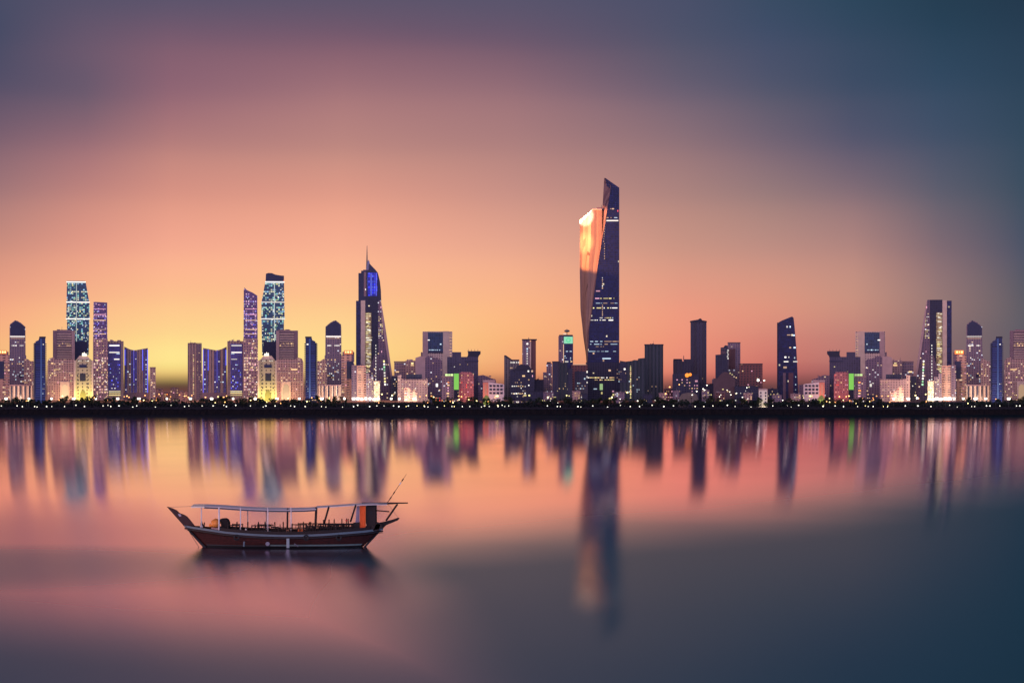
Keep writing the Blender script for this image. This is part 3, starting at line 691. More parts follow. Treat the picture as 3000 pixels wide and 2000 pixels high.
bm = bmesh.new(); add_ball(bm, (t.lx(1661), 8, t.lz(969)), 5.2, .45); add_cyl(bm, (t.lx(1661), 8, t.lz(984)), (t.lx(1661), 8, t.lz(962)), .8, .3)
link('dish', bm_done(bm, 'dish', True), STEEL, t.root)
t.box('roof', 1638, 1678, 980.5, 984, DARKC, 1, 14); t.win(1655, 978, 9, 2, WHT, 2, 'lamp_strip')
t.win(1661, 1029, 6, 2.4, COOL, -1); t.win(1672, 1029, 6, 2.4, COOL, -1); t.win(1660, 1059, 11, 3.2, WHT, -1); t.win(1674, 1059, 5, 3.2, WARM, -1)
t.wins(1653, 1678, 1035, 1056, 6, 4, .15, [COOL], 2.4, 2, -1)
t = Tower('apartment_block', 'red-brown block with lit roof edge between the green-signed and the tallest tower', 4240, 1696)
t.box('wall', 1674, 1722, 1068, 1172, f_grid); t.win(1698, 1067.5, 40, 2, DIM, -.4, 'light_band')
t = Tower('office_block', 'dark block with a column of white lights at the left foot of the tallest tower', 4110, 1702)
t.box('wall', 1683, 1722, 1088, 1174, f_dark); t.clutter(1684, 1712, 1088, DARKC, 3, 4)
for y in (1089, 1104, 1120): t.win(1720, y, 5, 5, WHT, -.5)
t.win(1713, 1109, 4, 5, COOL, -.5); t.wins(1686, 1716, 1118, 1142, 7, 3, .6, [DIM, COOL], 3, 2.2, -.5)

# ---- the tallest tower: dark glass front, copper-coloured stone wing that peels away on its left
D0 = 4330
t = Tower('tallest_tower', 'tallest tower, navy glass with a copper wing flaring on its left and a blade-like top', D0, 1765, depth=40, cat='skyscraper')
def interp(tab, y):
    for (y0, a), (y1, b) in zip(tab, tab[1:]):
        if y0 <= y <= y1:
            f = (y-y0)/(y1-y0); f = f*f*(3-2*f)*.35+f*.65
            return a+(b-a)*f
    return tab[0][1] if y < tab[0][0] else tab[-1][1]
Lt = [(613,1735),(639,1700),(656,1699),(783,1698),(901,1700),(971,1707),(1047,1717),(1090,1719),(1172,1719)]
St = [(520,1784),(545,1790),(637,1776),(712,1762),(783,1751),(901,1736),(971,1725),(1066,1721),(1172,1720)]
Rt = [(520,1800),(549,1813),(1172,1814.5)]
def loft(part, ys, cols, mat, parent, smooth_=False, caps=True):
    """rings of points (x px, depth m) per row, joined into a closed skin"""
    bm = bmesh.new(); rings = []
    for y in ys:
        rings.append([bm.verts.new((t.lx(x), dd, t.lz(yy))) for x, dd, yy in cols(y)])
    n = len(rings[0])
    for a, b in zip(rings, rings[1:]):
        for i in range(n): bm.faces.new((a[i], a[(i+1) % n], b[(i+1) % n], b[i]))
    if caps: bm.faces.new(rings[0][::-1]); bm.faces.new(rings[-1])
    return link(part, bm_done(bm, part, smooth_), mat, parent)
ys = [549+i*(1172-549)/44 for i in range(45)]
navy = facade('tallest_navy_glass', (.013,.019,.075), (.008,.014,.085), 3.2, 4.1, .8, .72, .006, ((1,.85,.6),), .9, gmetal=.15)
loft('glass_front', ys, lambda y: [(interp(St, y), 0, y), (1813.5, 2, y), (1814.5, 16, y), (1812, 40, y), (interp(St, y)+6, 40, y)], navy, t.root)
t.prof('blade_top', [(1773,521),(1790,533),(1813,549),(1813,553),(1788,553),(1778,545)], navy, 1, 12)
mstone = facade('mauve_tower_stone', (.20,.125,.15), (.15,.09,.115), 2.6, 400, .5, 1)
loft('crown_fin', [521+i*(1000-521)/40 for i in range(41)], lambda y: [(max(1765+max(0,(608-y))*.058, 0) if y < 611 else min(1763, interp(St, y)-3), 14, y), (interp(St, y)-.3 if y > 545 else 1771+(y-521)*.78, -.4, y), (interp(St, y)+3 if y > 545 else 1773+(y-521)*.7, 12, y), (1775, 30, y)] if y < 760 else
     [(interp(St, y)-6, 14, y), (interp(St, y)-.3, -.4, y), (interp(St, y)+3, 12, y), (interp(St, y)+3, 30, y)], mstone, t.root)
def wingpts(y):
    L, Sx = interp(Lt, y), (min(1764, interp(St, y)) if y < 700 else interp(St, y))
    P = []
    for i in range(9):
        f = i/8; x = L+(Sx-L)*f; ytop = y
        if y <= 640: ytop = max(y, 639-(x-1700)*.74 if x < 1736 else 612.5)
        P.append((x, 26-20*math.sin(f*math.pi*.5)+5*math.sin(f*math.pi*3)*(1-f), ytop))
    P += [(Sx, 30, P[-1][2]), (L+(Sx-L)*.4, 44, P[3][2]), (L+1, 38, P[0][2])]
    return P
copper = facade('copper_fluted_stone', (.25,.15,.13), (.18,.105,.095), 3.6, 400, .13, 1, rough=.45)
wl = lambda y: wingpts(y) if y > 640 else [(a, b, c) for a, b, c in wingpts(640)]
def topring():
    return [(x, d, (639-(x-1700)*.74 if x < 1736 else 612.5)) for x, d, _ in wingpts(640)]
yw = [640]+[646+i*(1172-646)/44 for i in range(45)]
loft('copper_wing', [0]+yw, lambda y: topring() if y == 0 else wl(y), copper, t.root, False)
# cap along the wing's top, its pale colour painting the sunlit edge
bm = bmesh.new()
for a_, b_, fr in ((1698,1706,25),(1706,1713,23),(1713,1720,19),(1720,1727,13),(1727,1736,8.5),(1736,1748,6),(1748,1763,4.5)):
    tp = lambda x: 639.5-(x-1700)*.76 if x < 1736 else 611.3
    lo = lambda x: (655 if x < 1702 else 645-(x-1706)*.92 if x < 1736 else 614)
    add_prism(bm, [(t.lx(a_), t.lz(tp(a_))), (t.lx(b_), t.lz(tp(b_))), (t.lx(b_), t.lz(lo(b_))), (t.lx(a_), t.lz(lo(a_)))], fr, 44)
link('wing_cap', bm_done(bm, 'wing_cap'), plain('sunlit_edge_pale', (.7,.58,.48), .5), t.root)
t.box('lift_head', 1748, 1768, 606, 613, MAUVE, 10, 12); t.mast(1762, 600, 607, .5)
def row(y, x0, x1, n, p, w, h, mats=(WHT, YEL, DIM, COOL)):
    x = x0; st_ = (x1-x0)/n
    while x < x1-w*.5:
        k_ = rnd.choice([1, 2, 2, 3, 4]); L_ = min(k_*st_, x1-x)
        t.win(x+L_/2, y, L_*.9, h, rnd.choice(mats), -.5, 'window'); x += L_+st_*rnd.choice([.3, .5, 1/p])
row(638, 1776, 1812, 9, .9, 3, 2.4, (DIM, COOL)); t.win(1794, 646.5, 35, 3.4, WHT, -.5, 'light_band')
row(612, 1787, 1799, 3, .8, 3, 3, (DIM,)); t.win(1810, 618, 3, 5, glow('red_beacon', (1,.03,.1), 1.2), -.5, 'beacon')
for i in range(14): t.win(1772-i*.6 if i < 7 else 1771, 664+i*7.2, 2, 3, DIM, -.5)
for y in range(814, 846, 6): t.win(1765, y, 3, 3.4, rnd.choice([DIM, WHT]), -.5)
t.win(1752, 852.5, 14, 3, PNK, -.8); row(874, 1743, 1800, 13, .85, 3.4, 2.6, (WARM, YEL, PNK)); row(888, 1745, 1808, 14, .5, 3, 2, (DIM, COOL))
row(902, 1737, 1813, 18, .85, 3.4, 2.6, (WHT, WHT, YEL)); row(931, 1757, 1800, 10, .8, 3.2, 2.6); row(937.5, 1730, 1798, 15, .9, 3.8, 2.8, (WHT,))
for y in range(894, 926, 5): t.win(1765, y, 2.6, 3, DIM, -.5)
row(1000, 1728, 1812, 15, .6, 3, 2, (DIM, COOL)); row(1008, 1728, 1810, 16, .7, 3, 1.8, (DIM, COOL)); row(1015, 1743, 1770, 6, .7, 3, 1.6, (DIM,)); row(1029, 1724, 1812, 17, .4, 2.4, 1.4, (COOL,))
t.win(1777, 1050, 24, 3.6, COOL, -.5); t.win(1768, 1056, 4, 5, DIM, -.5); t.win(1739, 1035, 4, 4, DIM, -.5)
t.box('podium', 1716, 1816, 1062, 1174, f_dark, -6, 6.5)
row2 = [(1106, 1722, 1800, 16, 3.8, 3, (WARM, YEL, WHT)), (1112.5, 1742, 1800, 12, 3.6, 2.6, (YEL, WARM))]
for y, a, b, n, w, h, ms in row2:
    for i in range(n):
        if rnd.random() < .85: t.win(a+(i+.5)*(b-a)/n, y, w, h, rnd.choice(ms), -6.4)
t.box('lit_panel', 1757, 1766, 1124, 1142, glow('pale_lime_panel_light', (.6,.95,.4), .9), -6.6, .5)
t.win(1744, 1139, 11, 4, COOL, -6.5); t.win(1763, 1151, 7, 6, YEL, -6.5)
for x, y, m_ in ((1796, 1146, PNK), (1797, 1156, YEL), (1802, 1164, WHT), (1789, 1168, YEL), (1786, 1085, DIM)): t.win(x, y, 6, 6, m_, -6.6)

t = Tower('glass_block', 'dark teal block with a vertical strip of yellow lights, right of the tallest tower', 4110, 1852)
t.prof('wall', [(1816,1174),(1816,1056),(1832,1059),(1850,1057),(1858,1054),(1868,1055),(1870,1050),(1890,1048),(1890,1174)], f_darkg)
t.box('ribbon', 1816, 1836, 1062, 1120, f_dark, -.6, .5)
for i in range(18): t.win(1847.5, 1073+i*5.4, 3.4, 3.4, rnd.choice([YEL, WARM, YEL]), -.5)
t.wins(1830, 1875, 1090, 1150, 8, 10, .12, [DIM, COOL], 3, 2.4, -.6)
t.win(1830, 1081, 4, 6, WHT, -.7); t.wins(1800, 1822, 1080, 1120, 4, 7, .3, [COOL, DIM], 3, 2.2, -.7)
t = Tower('slab_tower', 'plain dark green slab tower with a thicker black cap', 4200, 1916)
t.box('wall', 1888.5, 1943, 1011, 1172, f_darkg); t.box('roof', 1887.5, 1944, 1008, 1011, DARKC, -1, 24)
t.clutter(1895, 1930, 1008, DARKC, 2, 2.5); t.wins(1890, 1942, 1110, 1160, 9, 8, .05, [DIM], 2.6, 2.4, -.4)
t = Tower('apartment_block', 'dark mauve twin block with a rooftop mast left of the knobbed tower', 4240, 1997)
t.box('wall', 1972, 1999, 1054, 1172, f_mauve if False else f_darkv); t.box('wall_bay', 2003, 2024, 1052, 1172, f_darkv); t.box('stair_core', 1999, 2003, 1058, 1172, NAVYC, 1, 16)
t.box('roof', 1973, 1998, 1051, 1054, DARKC, -1, 16); t.mast(2003, 1041, 1055, .9)
t = Tower('knobbed_tower', 'tall plain dark ribbed tower with a knob on its roof', 4300, 2046)
t.box('wall', 2023, 2069, 943, 1172, f_darkv); t.prof('roof', [(2021,943),(2022,940),(2032,938),(2045,936),(2070,940),(2071,943)], DARKC, -1.5, 25)
t.prof('roof_knob', [(2045,937),(2047,934),(2052,932),(2056,935),(2057,938)], DARKC, 4, 8); t.box('side_wall', 2066, 2069.8, 944, 1172, NAVYC, -.6, 20)
t.wins(2024, 2066, 1050, 1160, 8, 16, .02, [DIM], 2.4, 2.2, -.4)
t = Tower('office_block', 'low dark block carrying a big round orange light', 4120, 2008)
t.prof('wall', [(1970,1174),(1970,1096),(1980,1092),(1996,1094),(2048,1096),(2048,1174)], f_dark)
bm = bmesh.new(); add_ball(bm, (t.lx(2013), -2.5, t.lz(1099)), 3.8); add_ball(bm, (t.lx(2022), -2.5, t.lz(1097)), 2.8)
link('round_light', bm_done(bm, 'round_light', True), glow('orange_globe_light', (1,.27,.015), 1.5, True, var=.02), t.root)
t.wins(1980, 2046, 1108, 1150, 9, 5, .3, [WARM, PNK, DIM], 3.4, 3, -.5); t.win(2040, 1116, 8, 5, PNK, -.6)
t = Tower('stepped_tower', 'dark stepped tower with small lit balconies, left half of the twin by the knobbed tower', 4200, 2113)
t.prof('wall', [(2096,1172),(2096,1039),(2111,1038),(2111,1018),(2120,1017),(2124,1011),(2132,1012),(2132,1172)], f_dark)
for i in range(5): t.win(2133-1.5*(i%2), 1026+i*6, 4, 3.4, rnd.choice([COOL, WHT]), -.5)
for y in (1022, 1029, 1034): t.box('balcony', 2112, 2126, y, y+1.6, MAUVE, -1.4, 1.2)
t = Tower('slab_tower', 'mauve-brown slab tower with a pale vertical panel, right half of the twin', 4230, 2150)
t.box('wall', 2132, 2169, 1004, 1172, f_mauve); t.box('panel', 2136, 2154, 1022, 1080, plain('rose_brown_panel', (.17,.085,.09)), -.7, .6); t.box('roof', 2131.5, 2169.5, 1002.5, 1004, DARKC, -1, 24)
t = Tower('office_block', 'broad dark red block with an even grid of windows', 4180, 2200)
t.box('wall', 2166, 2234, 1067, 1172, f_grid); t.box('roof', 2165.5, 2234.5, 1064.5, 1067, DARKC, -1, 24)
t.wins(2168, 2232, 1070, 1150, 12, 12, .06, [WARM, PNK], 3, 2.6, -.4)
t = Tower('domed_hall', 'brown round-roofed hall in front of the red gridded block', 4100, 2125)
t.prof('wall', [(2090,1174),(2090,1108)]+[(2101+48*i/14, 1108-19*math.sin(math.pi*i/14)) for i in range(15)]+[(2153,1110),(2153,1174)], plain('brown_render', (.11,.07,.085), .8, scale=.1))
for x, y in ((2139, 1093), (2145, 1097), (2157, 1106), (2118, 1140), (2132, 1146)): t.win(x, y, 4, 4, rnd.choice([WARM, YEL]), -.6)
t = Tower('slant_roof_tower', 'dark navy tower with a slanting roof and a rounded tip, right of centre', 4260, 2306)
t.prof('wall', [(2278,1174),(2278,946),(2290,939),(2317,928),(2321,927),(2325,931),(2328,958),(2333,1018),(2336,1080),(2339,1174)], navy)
t.prof('edge_fin', [(2276.5,1174),(2276.5,945),(2279,944),(2279,1174)], DARKC, -.8, 20)
for x, y, w in ((2306,957,5),(2315,957,4),(2311,981,14),(2326,982,7),(2315,1018,5),(2328,1018,9),(2301,1046,7),(2311,1046,5),(2328,1048,5),(2303,1059,20),(2330,1059,13),(2300,1076,8)):
    t.win(x, y, w, 3.4 if w > 9 else 5, rnd.choice([WHT, COOL, DIM]), -.5)
t.box('panel', 2294, 2302, 1092, 1172, MAUVE, -.7, .6); t.box('panel', 2310, 2324, 1092, 1172, plain('dull_rose_panel', (.20,.09,.11)), -.7, .6)
t.wins(2328, 2334, 1100, 1160, 1, 8, .5, [COOL], 2.4, 3, -.4)
# small white lit tower on the quay
t = Tower('white_watchtower', 'small white floodlit tower with two columns of square windows, at the waterline right of centre', 3850, 2236, cat='tower', depth=10)
wl_ = plain('floodlit_white', (.85,.78,.66), .7)
t.box('wall', 2223, 2248, 1142, 1192, wl_, 0, 10); t.prof('roof', [(2221,1142),(2224,1138),(2247,1138),(2250,1142)], PINKC, -1, 12)
for i in range(5):
    for x in (2227, 2241): t.box('window', x, x+4, 1148+i*9, 1153+i*9, DARKC, -.4, .35)
t.prof('steps', [(2208,1196),(2216,1192),(2248,1190),(2248,1196)], wl_, -6, 8)

# low fillers along the shore
def low(x0, x1, yt, D, mat, label, n=4, p=.2, mats=MIX, name='low_house'):
    b = Tower(name, label, D, (x0+x1)/2, cat='house' if 'house' in name else 'building', depth=14)
    b.box('wall', x0, x1, yt, 1180, mat); b.box('roof', x0-.5, x1+.5, yt-1.6, yt, MAUVE if mat not in (f_dark,) else DARKC, -.7, 15)
    b.clutter(x0, x1, yt-1, CONC if mat is not f_dark else DARKC, 2, 3)
    b.wins(x0+1, x1-1, yt+2, 1176, max(2, int((x1-x0)/5)), n, p, mats, 2.8, 2.4, -.4)
    return b
low(456, 478, 1140, 4320, f_salm, 'low salmon house with flat roof, leftmost in the bright gap', 5, .3, [WARM, ORG, PNK])
low(480, 499, 1150, 4280, f_grid, 'low dark red house in the bright gap, second from its left', 4, .3, [WARM, ORG])
low(500, 523, 1137, 4330, f_rosy, 'pale rosy house standing highest in the bright gap', 5, .25, [WARM, PNK])
low(524, 549, 1147, 4290, f_salm, 'low salmon house at the right end of the bright gap', 4, .35, [WARM, ORG])
low(893, 928, 1168, 3985, f_dark, 'low dark kiosk at the foot of the mid-left blue balcony tower', 2, .3)
low(1258, 1292, 1160, 3995, f_dark, 'dark waterfront restaurant with red lights, left of centre', 2, .5, [RED, ORG, WARM], 'restaurant')
low(1292, 1345, 1170, 3990, f_mauve, 'long low cafe with orange and white lit fronts, left of centre', 2, .6, [ORG, WHT, WARM], 'restaurant')
low(2538, 2572, 1160, 3995, f_dark, 'dark waterfront restaurant with red lights, on the right', 2, .5, [RED, ORG, WARM], 'restaurant')
low(2486, 2538, 1170, 3990, f_mauve, 'long low cafe with orange and white lit fronts, on the right', 2, .6, [ORG, WHT, WARM], 'restaurant')
low(1500, 1562, 1176, 3990, f_mauve, 'long low mauve boathouse on the shore below the gabled office block', 1, .2, MIX, 'boathouse')
low(1553, 1592, 1148, 4060, f_dark, 'low dark house right of the gabled office block', 4, .05)
b = low(1945, 1972, 1140, 4160, f_grid, 'low red-brown house in the dark dip left of the knobbed tower', 4, .3, [WARM, PNK])
low(2049, 2092, 1126, 4140, f_dark, 'low dark block at the right foot of the knobbed tower', 6, .08)
low(2086, 2110, 1112, 4170, f_purp, 'small purple block between the knobbed tower and the domed hall', 6, .1)
low(2152, 2222, 1132, 4090, f_dark, 'wide low dark block below the red gridded block', 6, .06)
low(2250, 2280, 1140, 4130, f_dark, 'low dark house left of the slant-roofed tower', 4, .08)
low(2340, 2356, 1128, 4200, f_purp, 'thin low purple house right of the slant-roofed tower', 4, .05)
for x0, x1, yt, D_, m_, lab in ((1592,1622,1150,4030,f_purp,'low purple house left of the ribbed dark block'),(1676,1700,1146,4040,f_rosy,'small warm-lit house at the left foot of the tallest tower'),
    (1700,1722,1154,4035,f_dark,'small dark kiosk under the left corner of the tallest tower'),(1800,1830,1150,4040,f_mauve,'small mauve house at the right foot of the tallest tower'),
    (1884,1912,1156,4050,f_dark,'small dark house at the foot of the dark green slab tower'),(1930,1952,1152,4060,f_rosy,'small rosy house right of the dark green slab tower'),
    (1972,1990,1146,4045,f_mauve,'small mauve house left of the tan curved hall'),(2056,2078,1144,4050,f_mauve,'small mauve house right of the tan curved hall'),
    (2096,2124,1150,4040,f_grid,'small dark red house in front of the domed hall'),(2178,2204,1152,4035,f_rosy,'small rosy house in front of the wide low dark block'),
    (2262,2290,1158,4030,f_mauve,'small mauve house at the left foot of the slant-roofed tower'),(2316,2346,1154,4035,f_rosy,'small rosy house at the right foot of the slant-roofed tower')):
    low(x0, x1, yt, D_, m_, lab, 4, .22, [WARM, YEL, WHT, DIM])
t = Tower('sports_hall', 'pale tan windowless hall with a curved roof on the dark shore', 4000, 2016, depth=30)
t.prof('wall', [(1985,1192),(1990,1164),(1998,1153),(2012,1150),(2030,1150),(2042,1156),(2045,1168),(2038,1192)], plain('tan_render', (.17,.14,.13), .9, scale=.1))
t.box('door', 2016, 2024, 1180, 1192, DARKC, -.5, .4)

# ------------------------------------------------------------------ trees along the shore
def tree_mesh(seed, h, r):
    q = random.Random(seed); bm = bmesh.new()
    add_cyl(bm, (0,0,-.3), (q.uniform(-.3,.3),0,h*.45), .35, .2, 6)
    for k in range(4):
        a = q.uniform(0, 6.28); add_cyl(bm, (0,0,h*.35), (math.cos(a)*r*.5, math.sin(a)*r*.5, h*.62), .18, .07, 5)
    trunk = bm_done(bm, 'trunk'); trunk.materials.append(plain('bark', (.04,.03,.025), .9))
    bm = bmesh.new()
    clumps = [(Vector((q.gauss(0,.42)*r, q.gauss(0,.42)*r, h*q.uniform(.42,.92))), r*q.uniform(.22,.42)) for _ in range(11)]
    for c, cr in clumps:
        for _ in range(46):
            d = Vector((q.gauss(0,1), q.gauss(0,1), q.gauss(0,.8))).normalized()*cr*q.uniform(.6,1.1)
            p = c+d; a = Vector((q.uniform(-1,1), q.uniform(-1,1), q.uniform(-1,1))).normalized()*.55*q.uniform(.6,1.4)
            b = a.cross(d).normalized()*.4 if a.cross(d).length > 1e-4 else Vector((.4,0,0))
            bm.faces.new([bm.verts.new(p+v) for v in (-a, b, a, -b)])
    me = bpy.data.meshes.new('crown'); bm.to_mesh(me); bm.free()
    me.materials.append(plain('dusk_foliage_%d' % (seed % 3), ((.03,.045,.03),(.022,.04,.035),(.04,.05,.028))[seed % 3], .8, var=.5, scale=.5, spec=.1))
    return trunk, me
def palm_mesh(seed, h):
    q = random.Random(seed); bm = bmesh.new()
    add_cyl(bm, (0,0,-.3), (.3,0,h), .32, .22, 6); trunk = bm_done(bm, 'trunk'); trunk.materials.append(plain('bark', (.04,.03,.025)))
    bm = bmesh.new()
    for k in range(13):
        a = 6.28*k/13+q.uniform(-.2,.2); el = q.uniform(.1,.9); L = 3.6; prev = None
        for i in range(6):
            f = i/5; rr = L*f; z = h+math.sin(el)*rr-1.9*f*f*1.1; w = .42*(1-f*.75)
            c = Vector((.3+math.cos(a)*rr*math.cos(el), math.sin(a)*rr*math.cos(el), z)); s_ = Vector((-math.sin(a), math.cos(a), -.25))*w
            cur = (bm.verts.new(c-s_), bm.verts.new(c+s_))
            if prev: bm.faces.new((prev[0], prev[1], cur[1], cur[0]))
            prev = cur
    me = bpy.data.meshes.new('crown'); bm.to_mesh(me); bm.free(); me.materials.append(plain('palm_frond', (.03,.045,.025), .7, var=.4)); return trunk, me
TREES = [tree_mesh(i, 9+1.3*(i % 4), 4.2+.5*(i % 3)) for i in range(6)]+[palm_mesh(i, 9+i) for i in range(3)]
LAND = [(0,90,'the far-left peaked tower'),(90,140,'the far-left blue balcony tower'),(140,215,'the far-left ribbon-windowed block'),
 (215,275,'the far-left yellow portal building'),(275,360,'the far-left slim violet tower'),(360,456,'the notched block left of the bright gap'),
 (456,550,'the bright gap'),(550,600,'the plain brown slab tower'),(600,665,'the notched block right of the bright gap'),(665,755,'the mid-left slim violet tower'),
 (755,812,'the mid-left yellow portal building'),(812,890,'the mid-left ribbon-windowed block'),(890,940,'the mid-left blue balcony tower'),
 (940,1002,'the mid-left peaked tower'),(1002,1045,'the mid-left salmon tower with the orange sign'),(1045,1150,'the needle-spired tower'),(1150,1236,'the stepped mauve blocks right of the spire'),
 (1236,1330,'the framed tower left of centre'),(1330,1410,'the left-hand block with rooftop boxes'),(1410,1480,'the white and coral house left of centre'),
 (1480,1570,'the gabled office block'),(1570,1620,'the thin grey-mauve block'),(1620,1685,'the green-signed tower'),(1685,1816,'the tallest tower'),(1816,1890,'the dark teal block'),
 (1890,1945,'the dark green slab tower'),(1945,1985,'the dark dip left of the knobbed tower'),(1985,2050,'the tan sports hall'),(2050,2095,'the low block beside the knobbed tower'),
 (2095,2165,'the domed hall'),(2165,2222,'the red gridded block'),(2222,2275,'the small white tower'),(2275,2345,'the slant-roofed tower'),(2345,2420,'the white and coral house on the right'),
 (2420,2505,'the right-hand dark block with rooftop boxes'),(2505,2600,'the right-hand framed tower'),(2600,2690,'the stepped mauve blocks on the right'),(2690,2795,'the flat-topped slanting tower on the right'),
 (2795,2832,'the far-right salmon tower with the orange sign'),(2832,2900,'the far-right peaked tower'),(2900,2942,'the far-right blue balcony tower'),(2942,3001,'the right edge of the skyline')]
def near(x):
    for a, b, s_ in LAND:
        if a <= x < b: return s_
    return 'the edge of the picture'
tr = random.Random(11); x = -6; k = 0
while x < 3006:
    i = tr.choice([0,1,2,3,4,5,0,1,2,3,4,5,6,7,8]); D = tr.choice([3848, 3870, 3885, 3945])
    tm, cm = TREES[i]
    big = 1250 > x or x > 1900; s_ = tr.uniform(.95, 1.6) if i < 6 else tr.uniform(1.0, 1.4)
    if 1010 < x < 1240 or 2590 < x < 2830: s_ *= .62
    kind = 'palm' if i > 5 else 'round-crowned tree'
    o = empty('palm_tree' if i > 5 else 'shore_tree', ((x-HX)*D/F, D, GZ), tr.uniform(0, 6.28),
              'dark %s below %s' % ('feathery palm' if i > 5 else ('tall leafy tree' if s_ > 1.25 else 'short leafy tree'), near(max(0, min(2999, x)))),
              'palm' if i > 5 else 'tree', '%ss along the shore below %s' % ('palm' if i > 5 else ('tall tree' if s_ > 1.25 else 'short tree'), near(max(0, min(2999, x)))))
    o.scale = (s_*tr.uniform(.95,1.35), s_, s_)
    link('trunk', tm, None, o); link('crown', cm, None, o)
    x += tr.uniform(5.5, 15); k += 1
# continuous shrubbery behind the promenade: nobody could count it
bm = bmesh.new(); q = random.Random(5)
for _ in range(22000):
    x = q.uniform(-860, 860); w = 2.6+2.2*noise.noise(Vector((x*.03, 0, 3)))+.8*noise.noise(Vector((x*.15, 4, 3)))
    p = Vector((x, q.uniform(3840, 3860), GZ+q.random()**1.3*max(1.0, 2.6*w)))
    a = Vector((q.uniform(-1,1), q.uniform(-1,1), q.uniform(-1,1))).normalized()*.9; b = a.orthogonal().normalized()*.7
    bm.faces.new([bm.verts.new(p+v) for v in (-a, b, a, -b)])
me = bpy.data.meshes.new('shrubbery'); bm.to_mesh(me); bm.free()
tag(link('shrubbery', me, plain('dusk_shrub', (.025,.03,.035), .85, var=.5, scale=.3, spec=.05)), 'dark continuous shrubbery along the promenade under the skyline', 'shrubs', kind='stuff')

# ------------------------------------------------------------------ lamps
def lamp_meshes(key, h, r, mat, arms=1):
    bm = bmesh.new(); add_cyl(bm, (0,0,0), (0,0,h), .16, .09, 6)
    if arms > 1: add_box(bm, -r, r, -.12, .12, h-.5, h-.3)
    pole = bm_done(bm, 'pole'); pole.materials.append(STEEL)
    bm = bmesh.new()
    if arms == 1: add_ball(bm, (0, -.3, h), r, .75)
    else:
        for j in range(arms):
            for i in (-1, 0, 1): add_ball(bm, (i*r*.55, -.4, h-.2+j*r*.55), r*.42, .9)
    head = bm_done(bm, 'lamp_head', True); head.materials.append(mat); return pole, head
dsz = random.Random(9)
def put_lamps(name, lst, D, y, r, mat, desc, arms=1, grp=''):
    cache = {}
    for x, dy in lst:
        p = at(x, y+dy, D); h = round(p.z-GZ, 0)
        if h not in cache: cache[h] = lamp_meshes(name, max(.8, h), r, mat, arms)
        s_ = near(max(0, min(2999, x)))
        o = empty(name, (p.x, D, GZ), 0, '%s below %s' % (desc, s_), 'lamp', '%s below %s' % (grp or desc, s_))
        a, b = cache[h]; link('pole', a, None, o); link('lamp_head', b, None, o)
        q_ = dsz.uniform(.6, 1.25); o.scale = (q_, q_, 1)
star = [(18,0),(85,-1),(151,0),(216,0),(281,0),(345,0),(407,0),(489,0),(558,0),(620,0),(683,0),(748,0),(812,0),(877,0),(943,0),(1009,0),(1146,-1),(1170,0),(1213,0),
        (2873-15,0),(2888,0),(2955,0),(2618,0),(2661,0),(2687,-3),(2822,0)]
put_lamps('floodlight_mast', star, 3843, 1169, 2.4, LAMPW, 'dazzling white floodlight on a tall mast', 2)
put_lamps('floodlight_mast', [(1036,-1),(1048,0),(1060,1),(1072,0),(1084,-1),(1096,1),(1108,0)], 3844, 1169, 2.8, LAMPW, 'glaring white floodlight in a bright cluster', 2)
put_lamps('floodlight_mast', [(2745,0),(2757,1),(2770,0),(2782,-1),(2795,0),(2735,1),(2723,1)], 3844, 1169, 2.8, LAMPW, 'glaring white floodlight in a bright cluster', 2)
put_lamps('floodlight_mast', [(2221,0)], 3995, 1115, 3.0, LAMPW, 'brilliant star-like floodlight standing high', 2)
put_lamps('floodlight_mast', [(2239,0)], 3995, 1115, 1.3, LAMPW, 'smaller white floodlight beside the star-like one, high', 1)
dq = random.Random(21)
dots = []
x = 4
while x < 3000:
    if not (1500 < x < 1590): dots.append((x, dq.uniform(-3, 2)))
    x += dq.choice([9, 14, 26, 34, 42, 50])*dq.uniform(.8, 1.1)
    if 1980 < x < 2330: x += 14
put_lamps('promenade_lamp', dots, 3832, 1190, .85, LAMPD, 'white globe lamp on the promenade')
put_lamps('garden_lamp', [(1190,1),(1222,0),(1243,-1),(1302,0),(1331,1),(1420,0),(1458,-2),(2535,0),(2588,1),(2601,0),(2412,0)], 3836, 1189, .8, LAMPY, 'small yellow lamp near the quay')
sod = [(364,2),(372,0),(378,4),(425,-2),(452,0),(466,-5),(500,2),(526,-3),(541,0),(552,3),(562,-2),(602,4),(655,3),(664,0),(1230,1),(1249,-2),(1264,0),(1344,-1),(1352,2),(2568,0),(2584,-1),(2602,0),(2479,1),(2487,0),(1372,3),(2459,2),
       (1950,-8),(1962,-26),(1990,-34)]
put_lamps('sodium_lamp', sod, 3968, 1160, 1.25, LAMPO, 'orange sodium street lamp')
ex = random.Random(33); xs = [ex.uniform(0, 1480) for _ in range(34)]+[ex.uniform(2350, 3000) for _ in range(16)]
put_lamps('street_lamp', [(x_, ex.uniform(-6, 14)) for x_ in xs[::2]], 3846, 1170, .9, LAMPY, 'small warm street lamp', grp='small warm street lamps')
put_lamps('sodium_lamp', [(x_, ex.uniform(-8, 10)) for x_ in xs[1::2]], 3847, 1172, .9, LAMPO, 'small orange street lamp', grp='small orange street lamps')
wy = [(183,0),(640,2),(1149,-2),(1119,-6),(2682,-2),(2712,-6),(1270,3),(1457,0),(2374,0),(1605,4),(1625,8),(1660,-2),(1793,4),(1785,7),(1838,-10)]
put_lamps('yellow_lamp', wy, 3972, 1160, 1.5, LAMPY, 'yellow street lamp with a broad glow')
